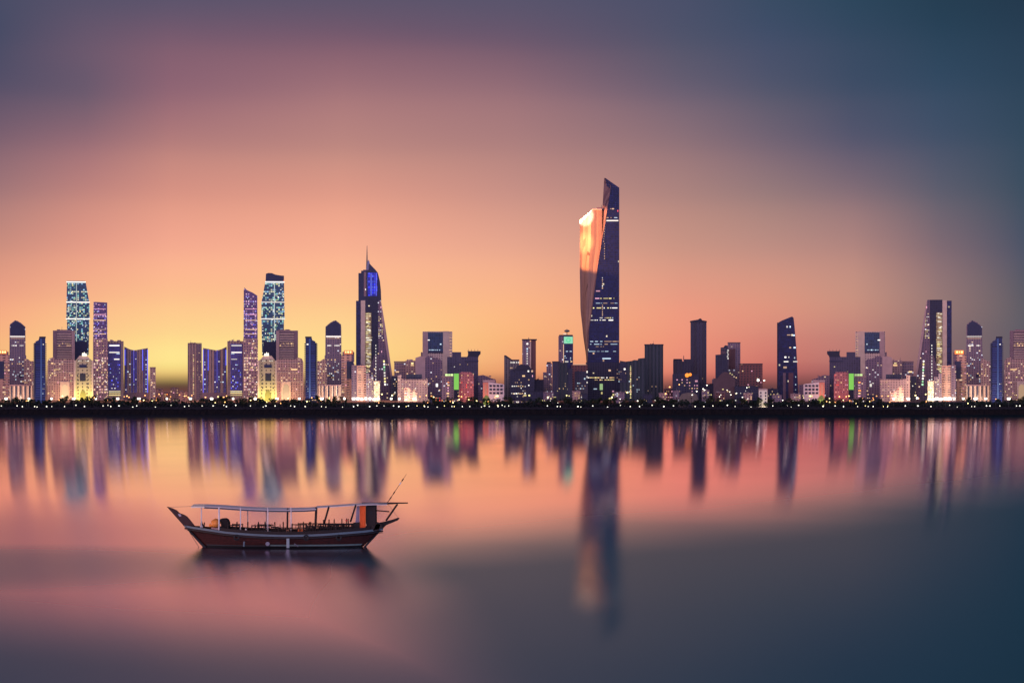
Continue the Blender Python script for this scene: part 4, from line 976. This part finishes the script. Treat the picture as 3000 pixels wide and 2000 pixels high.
sc = [(1612,14),(1635,20),(1817,8),(1876,16),(1882,26),(1920,12),(1936,16),(2028,-4),(2041,-14),(2060,-22),(2071,-31),(2064,-18),(2112,-4),(2108,2),(2138,-12),(2141,-4),(2158,-9),(2188,-25),(2175,4),(2293,12),(2307,28),(2324,14),(1830,26),(1868,14),(2130,-18)]
put_lamps('street_lamp', sc, 3990, 1160, .95, LAMPD, 'small scattered white street lamp')

# small boats and cars parked along the promenade would be specks; glow for the building fronts is added below
def plight(x, y, D, e, col, r=3, off=0):
    # added spot for portal uplights and street-lamp glow on fronts, aimed inland and upward
    l = bpy.data.lights.new('facade_glow_spot', 'SPOT'); l.energy = e*1.15; l.color = col; l.shadow_soft_size = r; l.spot_size = R(150); l.spot_blend = .6
    o = bpy.data.objects.new('facade_glow_spot', l); COL.objects.link(o); o.location = at(x, y, D); o.rotation_euler = (R(112), 0, 0); return o
for C in (None, CL):
    X = (lambda a: a) if C is None else (lambda a: C-a)
    plight(X(770), 1170, 4042, 26000, (1,.88,.2)); plight(X(797), 1170, 4042, 26000, (1,.88,.2))
    plight(X(838), 1165, 4122, 50000, (1,.6,.3))
for x in (1040, 1070, 1100, 1190, 1220, 2735, 2765, 2795, 2640): plight(x, 1168, 4010, 60000, (1,.78,.55))
for x in (20, 60, 180, 330, 400, 580, 640, 700, 940, 990, 2640, 2700, 2870, 2960): plight(x, 1166, 4010, 42000, (1,.62,.42))
plight(2236, 1188, 3838, 5200, (1,.86,.6)); plight(1366, 1168, 4060, 14000, (1,.25,.15)); plight(3831-1366, 1168, 4060, 14000, (1,.25,.15))
plight(1425, 1160, 4025, 12000, (1,.5,.3)); plight(3831-1425, 1160, 4025, 12000, (1,.5,.3))
plight(500, 1158, 4200, 22000, (1,.35,.2)); plight(1705, 1160, 4080, 9000, (1,.6,.25))
# added spots standing in for the sun's glint on the copper wing
def spot(px, D, z, tgt, e, col, ang, blend):
    l = bpy.data.lights.new('wing_glint_spot', 'SPOT'); l.energy = e; l.color = col; l.spot_size = R(ang); l.spot_blend = blend; l.shadow_soft_size = 2
    o = bpy.data.objects.new('wing_glint_spot', l); COL.objects.link(o); o.location = ((px-HX)*D/F, D, z)
    d = Vector(tgt)-o.location; o.rotation_euler = d.to_track_quat('-Z', 'Y').to_euler()
tz = lambda y: CAMZ+(HY-y)*D0/F
spot(1440, 4270, 330, ((1722-HX)*D0/F, D0+15, tz(697)), 1.0e7, (1,.38,.12), 35, .25)
spot(1560, 4150, 300, ((1709-HX)*D0/F, D0+15, tz(708)), 0.9e7, (1,.55,.16), 12, 1.0)
spot(1600, 4200, 300, ((1710-HX)*D0/F, D0+15, tz(632)), 0.9e7, (1,.85,.6), 14, .5)

# ------------------------------------------------------------------ the boat
BD = 197.5                                       # distance of its centre line
def bp(x, y, dy=0):                              # photo pixel -> local x, z on a plane dy metres behind the centre line
    D = BD+dy; return ((x-840)*D/F, CAMZ+(y-HY)*-D/F)
boat = empty('dhow', ((840-HX)*BD/F, BD, 0), 0, 'wooden dhow with raked prow, long flat awning and open deck, moored alone on the bay', 'boat')
wood = plain('dark_red_planking', (.045,.014,.011), .55, var=.5, scale=2.2)
wood2 = plain('dark_weathered_timber', (.018,.010,.009), .7, var=.5, scale=3)
railm = plain('blue_grey_rail_paint', (.105,.155,.18), .5, var=.2, scale=3)
greenm = plain('faded_green_paint', (.18,.26,.24), .6, var=.3, scale=3)
whitep = plain('white_pole_paint', (.8,.72,.7), .5, var=.1)
canvas = plain('white_awning_canvas', (.62,.56,.55), .8, var=.12, scale=2)
canvasu = plain('grey_awning_lining', (.07,.085,.11), .8)
black = plain('black_tar', (.008,.008,.01), .6)
orange = plain('orange_cloth', (.9,.2,.05), .8, var=.15, scale=4)
sheer = [(541,1537),(560,1541),(605,1547),(670,1556),(751,1562.5),(848,1565.5),(945,1563),(1025,1557),(1074,1552.5),(1122,1546)]
def cr(tab, x):
    if x <= tab[0][0]: return tab[0][1]
    for i in range(len(tab)-1):
        if x <= tab[i+1][0]:
            p0, p1, p2, p3 = (tab[max(0, i-1)][1], tab[i][1], tab[i+1][1], tab[min(len(tab)-1, i+2)][1])
            f = (x-tab[i][0])/(tab[i+1][0]-tab[i][0])
            return .5*((2*p1)+(p2-p0)*f+(2*p0-5*p1+4*p2-p3)*f*f+(3*p1-p0-3*p2+p3)*f**3)
    return tab[-1][1]
LEN = [(0,.02),(.06,.28),(.15,.6),(.3,.9),(.5,1),(.7,.95),(.85,.75),(.94,.45),(1,.12)]
def halfbeam(f): return 2.35*cr(LEN, f)
NST = 44
ring = []; tops = []; bmh = bmesh.new(); bmi = bmesh.new()
for i in range(NST+1):
    f = i/NST
    xt = 541+(1122-541)*f                        # at the rail
    xb = 602+(1062-602)*f                        # at the waterline
    xk = 615+(1045-615)*f                        # under water
    hb = halfbeam(f)
    zt = bp(xt, cr(sheer, xt), -hb)[1]
    Xt, Xb, Xk = bp(xt, 0)[0], bp(xb, 0)[0], bp(xk, 0)[0]
    pts = [(Xk, 0.0, -1.0), (Xk*.6+Xb*.4, hb*.35, -.6), (Xb, hb*.66, 0.0), (Xb+(Xt-Xb)*.33, hb*.84, zt*.33), (Xb+(Xt-Xb)*.66, hb*.95, zt*.66), (Xt, hb, zt)]
    ring.append([(x, -y, z) for x, y, z in pts[::-1]]+[(x, y, z) for x, y, z in pts[1:]])
    tops.append((Xt, hb, zt))
def skin(name, rings, mat, sm=True, parent=boat, closed=False, caps=False):
    bm = bmesh.new(); rr = [[bm.verts.new(p) for p in r_] for r_ in rings]; n = len(rr[0])
    for a, b in zip(rr, rr[1:]):
        for i in range(n if closed else n-1): bm.faces.new((a[i], b[i], b[(i+1) % n], a[(i+1) % n]))
    if caps: bm.faces.new(rr[0]); bm.faces.new(rr[-1][::-1])
    return link(name, bm_done(bm, name, sm), mat, parent)
def hull_mat():
    m, nt, b = nodes('planked_hull'); tc = N(nt, 'ShaderNodeTexCoord'); sp = N(nt, 'ShaderNodeSeparateXYZ'); nt.links.new(tc.outputs['Object'], sp.inputs[0])
    ns = N(nt, 'ShaderNodeTexNoise'); mp = N(nt, 'ShaderNodeMapping'); mp.inputs['Scale'].default_value = (.7, 2, 7); nt.links.new(tc.outputs['Object'], mp.inputs[0]); nt.links.new(mp.outputs[0], ns.inputs['Vector']); ns.inputs['Detail'].default_value = 6
    c = mixc(nt, smooth(nt, ns.outputs[0], .35, .65), (.026,.006,.005,1), (.085,.017,.013,1))
    seam = M(nt, 'LESS_THAN', M(nt, 'FRACT', M(nt, 'DIVIDE', sp.outputs[2], .19)), .12)
    c = mixc(nt, M(nt, 'MULTIPLY', seam, .7), c, (.008,.005,.006,1))
    c = mixc(nt, M(nt, 'LESS_THAN', sp.outputs[2], .13), c, (.006,.007,.009,1))
    nt.links.new(c, b.inputs['Base Color']); b.inputs['Roughness'].default_value = .6; b.inputs['Specular IOR Level'].default_value = .3; return m
hull = skin('hull', ring, hull_mat())
so = hull.modifiers.new('thickness', 'SOLIDIFY'); so.thickness = .06
bm = bmesh.new()
dk = [[bm.verts.new((x, s_*hb*.97, z-.42)) for s_ in (-1, 1)] for x, hb, z in tops]
for a, b in zip(dk, dk[1:]): bm.faces.new((a[0], b[0], b[1], a[1]))
link('deck', bm_done(bm, 'deck'), plain('worn_deck_boards', (.10,.06,.045), .8, scale=4), boat)
def ribbon(name, side, o, h, t, mat, dz=0, a=0, b=NST, parent=boat):
    rs = []
    for i in range(a, b+1):
        x, hb, z = tops[i]; y = side*(hb+o)
        rs.append([(x, y-t/2, z+dz-h), (x, y-t/2, z+dz), (x, y+t/2, z+dz), (x, y+t/2, z+dz-h)])
    return skin(name, rs, mat, False, parent, True, True)
for sd in (-1, 1):
    ribbon('rail', sd, .04, .17, .16, railm)
    ribbon('bulwark', sd, -.06, .22, .06, wood2, .24, 8, NST)
    ribbon('rubbing_strake', sd, .06, .09, .10, black, -.24)
# waterline stripe
def strip(name, f0, f1, z0, z1, mat, out=.035):
    rs = []
    for i in range(int(f0*NST), int(f1*NST)+1):
        def pt(z):
            r_ = ring[i]; a, b = r_[3], r_[2]   # waterline -> one third up, near side
            k = z/max(.01, b[2]); return (a[0]+(b[0]-a[0])*k, a[1]+(b[1]-a[1])*k-out, z)
        p, q_ = pt(z0), pt(z1); rs.append([p, q_, (q_[0], q_[1]+.03, q_[2]), (p[0], p[1]+.03, p[2])])
    skin(name, rs, mat, False, boat, True, True)
strip('waterline_stripe', .44, .985, .17, .30, greenm); strip('waterline_stripe', .03, .44, .16, .24, plain('dull_green_paint', (.04,.05,.055), .7))
def slab(name, pts, y0, y1, mat, dy=0, parent=boat, bev=0):
    bm = bmesh.new(); add_prism(bm, [bp(x, y, dy) for x, y in pts], y0, y1)
    o = link(name, bm_done(bm, name), mat, parent)
    if bev:
        md = o.modifiers.new('bevel', 'BEVEL'); md.width = bev; md.segments = 2
    return o
st = slab('stem_head', [(489,1483),(505,1488),(518,1494),(526,1502),(540,1507),(549,1513),(560,1526),(572,1541),(560,1543),(541,1541),(536,1536)], -.14, .14, wood, bev=.03)
slab('stem_post', [(536,1536),(543,1537),(600,1596),(616,1612),(604,1612)], -.17, .17, black, bev=.03)
slab('patch', [(522,1504),(530,1505),(532,1511),(526,1512)], -.17, -.13, plain('pale_patch', (.45,.4,.45), .6), parent=st)
slab('stern_horn', [(1100,1549),(1112,1530),(1126,1527),(1150,1521),(1166,1515.5),(1171,1517),(1166,1523),(1147,1531),(1132,1537),(1120,1549)], -.16, .16, wood2, bev=.03)
slab('stern_horn', [(1095,1551),(1106,1526),(1118,1531),(1124,1545)], -1.0, -.8, wood2, bev=.02)
slab('stern_post', [(1116,1546),(1123,1546),(1068,1606),(1060,1606)], -.12, .12, black)
slab('fender_board', [(847.5,1576),(856,1576),(856,1604),(847.5,1604)], -2.48, -2.30, plain('pale_teal_board', (.24,.30,.31), .6), dy=-2.3, bev=.02)
slab('fender', [(721,1585),(725,1585),(724,1600),(720,1600)], -2.36, -2.16, railm, dy=-2.2, bev=.02)
bm = bmesh.new(); px_, pz_ = bp(792, 1592, -2.3); add_cyl(bm, (px_, -2.40, pz_), (px_, -2.15, pz_), .17, .15, 12)
link('porthole', bm_done(bm, 'porthole'), plain('pale_violet_paint', (.2,.2,.24), .6), boat)
bm = bmesh.new(); p1 = bp(870, 1592, -2.3); p2 = bp(882, 1600, -2.3); add_cyl(bm, (p1[0], -2.40, p1[1]), (p2[0], -2.40, p2[1]), .07, .05, 6)
link('mooring_ring', bm_done(bm, 'mooring_ring'), STEEL, boat)
# awnings: shallow curved sheets, pale above and grey below
def awning(name, pts, mat, hw, thick=.07, camber=.10, lining=None):
    rs = []
    for x, y in pts:
        X_, Z_ = bp(x, y, 0); r_ = []
        for k in range(9):
            s_ = -1+2*k/8; r_.append((X_, s_*hw, Z_+camber*(1-s_*s_)-camber*.5))
        r2 = [(a, b, c-thick) for a, b, c in r_[::-1]]
        rs.append(r_+r2)
    o = skin(name, rs, mat, False, boat, True, True)
    if lining:
        rs = []
        for x, y in pts:
            X_, Z_ = bp(x, y, 0)
            rs.append([(X_, -hw, Z_-camber*.5-thick-.01), (X_, -hw, Z_-camber*.5-thick-.13), (X_, -hw+.06, Z_-camber*.5-thick-.13), (X_, -hw+.06, Z_-camber*.5-thick-.01)])
        skin('valance', rs, lining, False, o, True, True)
    return o
awning('front_awning', [(605,1478),(650,1480),(700,1483.5),(751,1486.5),(800,1488),(848,1488.5),(900,1487.5),(931,1485.5)], canvas, 1.6, .05, .10, canvasu)
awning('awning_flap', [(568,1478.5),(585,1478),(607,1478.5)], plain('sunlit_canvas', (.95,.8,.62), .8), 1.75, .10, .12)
awning('rear_awning', [(928,1483),(975,1480),(1024,1476.5),(1063,1474.5),(1100,1473.5),(1136,1473.5)], canvas, 1.35, .05, .08)
def rod(name, a, b, r, mat, y=0, r1=None, parent=boat, y2=None):
    bm = bmesh.new(); p = bp(a[0], a[1], y); q_ = bp(b[0], b[1], y if y2 is None else y2)
    add_cyl(bm, (p[0], y, p[1]), (q_[0], y if y2 is None else y2, q_[1]), r, r1, 8)
    return link(name, bm_done(bm, name, True), mat, parent)
rod('awning_spar', (1060,1474), (1195,1472.5), .09, wood2, 0, .05)
rod('awning_spar', (1110,1476), (1168,1474), .05, wood2, -1.0, .04)
for x, yb, y in ((595,1543,-1.5),(647,1552,-1.6),(710,1558,-1.6),(721,1558,1.4),(775,1560,1.5),(790,1562,-1.6),(858,1563,-1.6)):
    rod('pole', (x, 1481 if x < 620 else 1486), (x, yb), .045 if x != 647 else .065, whitep, y)
for a, b, r in (((847,1488),(846,1556),.075),((931,1485),(928,1551),.10),((968,1483),(953,1536),.08),((1047,1478),(1031,1528),.075)):
    rod('post', a, b, r, wood2, -1.3)
rod('stern_strut', (1165,1478), (1133,1524), .08, wood2, -.6); rod('stern_strut', (1163,1476), (1131,1521), .06, wood2, .6)
rod('stern_rail', (1100,1494), (1143,1498), .05, wood2, -.6)
# flag staff: slim leaning pole with bands
rod('flag_staff', (1135,1472), (1191,1388), .028, wood2, 0, .012)
for f in (.12, .3, .62, .75): 
    a = (1135+56*f, 1472-84*f); b = (1135+56*(f+.09), 1472-84*(f+.09)); rod('staff_band', a, b, .045, wood2 if f != .62 else whitep, 0)
# cabin post and orange curtain by the stern
cb = slab('cabin', [(1074,1480),(1102,1479),(1103,1549),(1078,1549),(1072,1520)], -.9, .9, wood2, bev=.03)
slab('cabin_window', [(1085,1496),(1094,1496),(1094,1506),(1085,1506)], -.93, -.88, black, dy=-.9, parent=cb)
bm = bmesh.new()
for i in range(13):
    X_ = bp(1057, 0)[0]+(bp(1074, 0)[0]-bp(1057, 0)[0])*i/12
    for z in (bp(0,1480,-1)[1], bp(0,1546,-1)[1]): bm.verts.new((X_, -1.1+.05*math.sin(i*2.2), z))
bm.verts.ensure_lookup_table()
for i in range(12): bm.faces.new([bm.verts[j] for j in (2*i, 2*i+2, 2*i+3, 2*i+1)])
cu = link('curtain', bm_done(bm, 'curtain'), orange, boat); so = cu.modifiers.new('thickness', 'SOLIDIFY'); so.thickness = .03
slab('side_curtain', [(1047,1481),(1055,1480),(1055,1530),(1043,1530)], -.8, -.76, plain('grey_violet_cloth', (.35,.3,.4), .8))
slab('locker', [(1036,1529),(1056,1527),(1056,1552),(1034,1553)], -1.2, -.3, wood2, bev=.03)
slab('locker', [(1090,1540),(1108,1530),(1118,1533),(1112,1552),(1088,1552)], -1.0, .5, wood2, bev=.03)
# engine box with rounded top near the bow
slab('engine_box', [(651,1552),(650,1531),(644,1522),(648,1518),(662,1517),(669,1521),(673,1530),(673,1556),(651,1556)], -.7, .5, wood2, bev=.05)
slab('bow_locker', [(622,1549),(623,1541),(646,1541),(650,1553),(628,1550)], -.8, .4, plain('pink_white_paint', (.65,.45,.45), .7), bev=.03)
# railings and benches on deck
def railing(x0, x1, yt, yb, y, n, mat=wood2, mid=True):
    bm = bmesh.new()
    a, b = bp(x0, yt, y), bp(x1, yt+.6, y); add_cyl(bm, (a[0], y, a[1]), (b[0], y, b[1]), .045, .045, 6)
    if mid: add_cyl(bm, (a[0], y, a[1]-.26), (b[0], y, b[1]-.26), .03, .03, 6)
    for i in range(n+1):
        x = x0+(x1-x0)*i/n; p, q_ = bp(x, yt-(2 if i % 3 == 0 else 0), y), bp(x, yb, y); add_cyl(bm, (p[0], y, p[1]), (q_[0], y, q_[1]), .045 if i in (0, n) else .028, None, 6)
    link('railing', bm_done(bm, 'railing'), mat, boat)
railing(673, 708, 1538, 1556, -1.5, 3, mid=False); railing(743, 800, 1539, 1560, -1.6, 5, mid=False); railing(800, 820, 1543, 1560, -1.6, 3)
railing(676, 706, 1535, 1553, 1.5, 3, mid=False); railing(750, 795, 1536, 1556, 1.5, 4, mid=False)
railing(862, 905, 1536, 1560, -1.7, 4); railing(906, 940, 1541, 1558, -1.7, 7); railing(940, 990, 1535, 1556, -1.7, 8); railing(985, 1034, 1535, 1553, -1.6, 8)
railing(868, 1030, 1533, 1556, 1.7, 22); railing(822, 862, 1545, 1561, -1.7, 6)
def bench(x0, x1, yt, yb, y, mat=wood2):
    t_ = slab('bench', [(x0,yt),(x1,yt),(x1,yt+3),(x1-2,yt+3),(x1-2,yb),(x1-5,yb),(x1-5,yt+3),(x0+5,yt+3),(x0+5,yb),(x0+2,yb),(x0+2,yt+3),(x0,yt+3)], y, y+.5, mat, dy=y)
for a in ((676,706,1549,1560,-1.0),(745,790,1551,1564,-1.0),(800,838,1553,1566,.6),(870,902,1551,1566,-.8),(905,925,1546,1562,-.6),(936,975,1546,1562,-1.2),(980,1028,1545,1560,-.6),(955,1020,1541,1558,.9)): bench(*a)
seatc = plain('slate_cushion', (.06,.09,.11), .8)
for x0, x1, y_, yy in ((745,800,1555,-1.3),(676,712,1551,-1.3),(880,925,1556,-1.3),(938,1000,1553,-1.35)): slab('cushion', [(x0,y_),(x1,y_-.6),(x1,y_+6),(x0,y_+6)], yy, yy+.5, seatc, dy=yy, bev=.04)
bw = slab('anchor_bitt', [(588,1546),(589,1530),(592,1524),(594,1531),(597,1538),(599,1528),(601,1531),(600,1547)], -.3, -.1, wood2)
bm = bmesh.new(); p = bp(592, 1543, -.5); add_ball(bm, (p[0], -.5, p[1]), .14, 1.1); link('buoy_knob', bm_done(bm, 'buoy_knob', True), whitep, boat)
# deck chairs, uprights and rigging
def chair(x, y, dy, w=9, flip=1):
    bm = bmesh.new(); X_, Z_ = bp(x, y, dy); W = w*.0279; sgn = flip
    for ox in (-W/2, W/2):
        for oy in (0, .42): add_cyl(bm, (X_+ox, dy+oy, Z_), (X_+ox, dy+oy, Z_+(.92 if ox*sgn > 0 else .45)), .028)
    add_box(bm, X_-W/2, X_+W/2, dy, dy+.42, Z_+.42, Z_+.47); add_box(bm, X_+sgn*W/2-.03, X_+sgn*W/2+.03, dy, dy+.42, Z_+.62, Z_+.95)
    link('deck_chair', bm_done(bm, 'deck_chair'), wood2, boat)
for i_, x in enumerate((690, 735, 762, 785, 812, 832, 880, 897, 915, 941, 956, 968, 983, 997, 1010, 1024)):
    chair(x, 1562 if x < 940 else 1556-(x-940)*.05, rnd.uniform(-1.0, 1.1), rnd.uniform(12, 17), rnd.choice([-1, 1]))
for x in (700, 742, 800, 826, 862, 884, 902, 911, 919, 924, 936, 944, 961, 974, 988, 1002, 1015, 1029):
    rod('upright', (x, 1538-rnd.uniform(0, 6)), (x+rnd.uniform(-2, 2), 1560), .035, wood2, rnd.choice([-1.6, 1.6]))
rod('stay_rope', (492,1485), (595,1481), .012, STEEL, 0); rod('stay_rope', (1135,1474), (1168,1517), .012, STEEL, 0)
rod('mooring_rope', (543,1537), (585,1604), .02, plain('hemp_rope', (.08,.06,.05)), -.25)
for x in (700, 905, 1000):                       # old tyres hung along the side
    X_, Z_ = bp(x, 1574, -2.4); hb_ = halfbeam((x-541)/581); bm = bmesh.new()
    for k in range(14):
        a0, a1 = 6.2832*k/14, 6.2832*(k+1)/14
        add_cyl(bm, (X_+.19*math.cos(a0), -hb_-.12, Z_+.19*math.sin(a0)), (X_+.19*math.cos(a1), -hb_-.12, Z_+.19*math.sin(a1)), .07, .07, 6)
    link('tyre_fender', bm_done(bm, 'tyre_fender'), black, boat)
# things carried on the boat
def cargo(name, label, cat, x, y, dy):
    X_, Z_ = bp(x, y, dy); return empty(name, (boat.location.x+X_, BD+dy, Z_), 0, label, cat)
e = cargo('cloth_bundle', 'round orange cloth bundle on the foredeck of the boat beside the dark engine box', 'bundle', 634, 1543, -.9)
bm = bmesh.new(); add_ball(bm, (0,0,.32), .40, .95, jit=.45); add_ball(bm, (-.28,.05,.16), .26, .7, jit=.4); link('cloth', bm_done(bm, 'cloth', True), plain('orange_tarpaulin', (.95,.33,.06), .7, var=.35, scale=5), e)
bm = bmesh.new(); add_cyl(bm, (-.32,-.33,.28), (.36,-.33,.34), .03); link('tie_rope', bm_done(bm, 'tie_rope'), whitep, e)
e = cargo('deck_lantern', 'tiny pale lantern on the boat rail between the two front benches', 'lantern', 725, 1555, -1.4)
bm = bmesh.new(); add_cyl(bm, (0,0,0), (0,0,.22), .09, .06); link('lamp_glass', bm_done(bm, 'lamp_glass'), plain('pale_lantern_glass', (.9,.8,.65), .3), e)
bm = bmesh.new(); add_cyl(bm, (0,0,-.12), (0,0,.0), .11, .12); add_cyl(bm, (0,0,.22), (0,0,.27), .09, .02); link('lantern_frame', bm_done(bm, 'lantern_frame'), wood2, e)
e = cargo('water_jar', 'small orange clay jar on deck at the foot of the dark middle post', 'jar', 848, 1560, -1.5)
bm = bmesh.new(); add_cyl(bm, (0,0,0), (0,0,.16), .08, .15, 12); add_cyl(bm, (0,0,.16), (0,0,.3), .15, .06, 12); link('body', bm_done(bm, 'body', True), plain('clay', (.75,.35,.18), .7), e)
bm = bmesh.new(); add_cyl(bm, (0,0,.3), (0,0,.38), .09, .09, 12); link('lid', bm_done(bm, 'lid'), wood2, e)
for k_, (x, w, lab) in enumerate(((884, 15, 'orange folded cloth on the bench right of the clay jar'), (893, 9, 'smaller pink-orange folded cloth behind the bench rail'))):
    e = cargo('folded_cloth', lab, 'cloth', x, 1556, -1.1+.5*k_); bm = bmesh.new()
    add_box(bm, -w*.014, w*.014, -.15, .15, .0, .11); add_box(bm, -w*.013, w*.0125, -.14, .14, .115, .2); link('layers', bm_done(bm, 'layers'), orange if k_ == 0 else plain('peach_cloth', (.85,.42,.3)), e)
    bm = bmesh.new(); add_box(bm, -.02, .02, -.16, .16, .0, .215); link('binding', bm_done(bm, 'binding'), wood2, e)
e = cargo('oil_lamp', 'small red lamp standing above the rail near the orange curtain', 'lantern', 1019, 1541, -1.2)
bm = bmesh.new(); add_cyl(bm, (0,0,0), (0,0,.42), .025); link('stem', bm_done(bm, 'stem'), wood2, e)
bm = bmesh.new(); add_ball(bm, (0,0,.48), .09); link('lamp_glass', bm_done(bm, 'lamp_glass', True), plain('red_glass', (.6,.05,.04), .3), e)

# ------------------------------------------------------------------ light and camera
sun = bpy.data.lights.new('sun', 'SUN'); sun.energy = .55; sun.angle = R(6); sun.color = (1,.6,.45)
so = bpy.data.objects.new('sun', sun); COL.objects.link(so)
sd = Vector((-math.sin(R(68)), -math.cos(R(68)), math.tan(R(7))))      # low over the left shoulder
so.rotation_euler = sd.to_track_quat('Z', 'Y').to_euler()
cam = bpy.data.cameras.new('camera'); cam.sensor_width = 36; cam.lens = 36*F/3000
cam.shift_y = (HY-1000)/3000; cam.clip_start = 1; cam.clip_end = 60000
co = bpy.data.objects.new('camera', cam); COL.objects.link(co); co.location = (0, 0, CAMZ); co.rotation_euler = (R(90), 0, 0)
S.camera = co
S.view_settings.view_transform = 'Standard'; S.view_settings.look = 'None'; S.view_settings.exposure = 0; S.view_settings.gamma = 1
S.cycles.max_bounces = 6; S.cycles.sample_clamp_indirect = 3; S.cycles.use_denoising = True
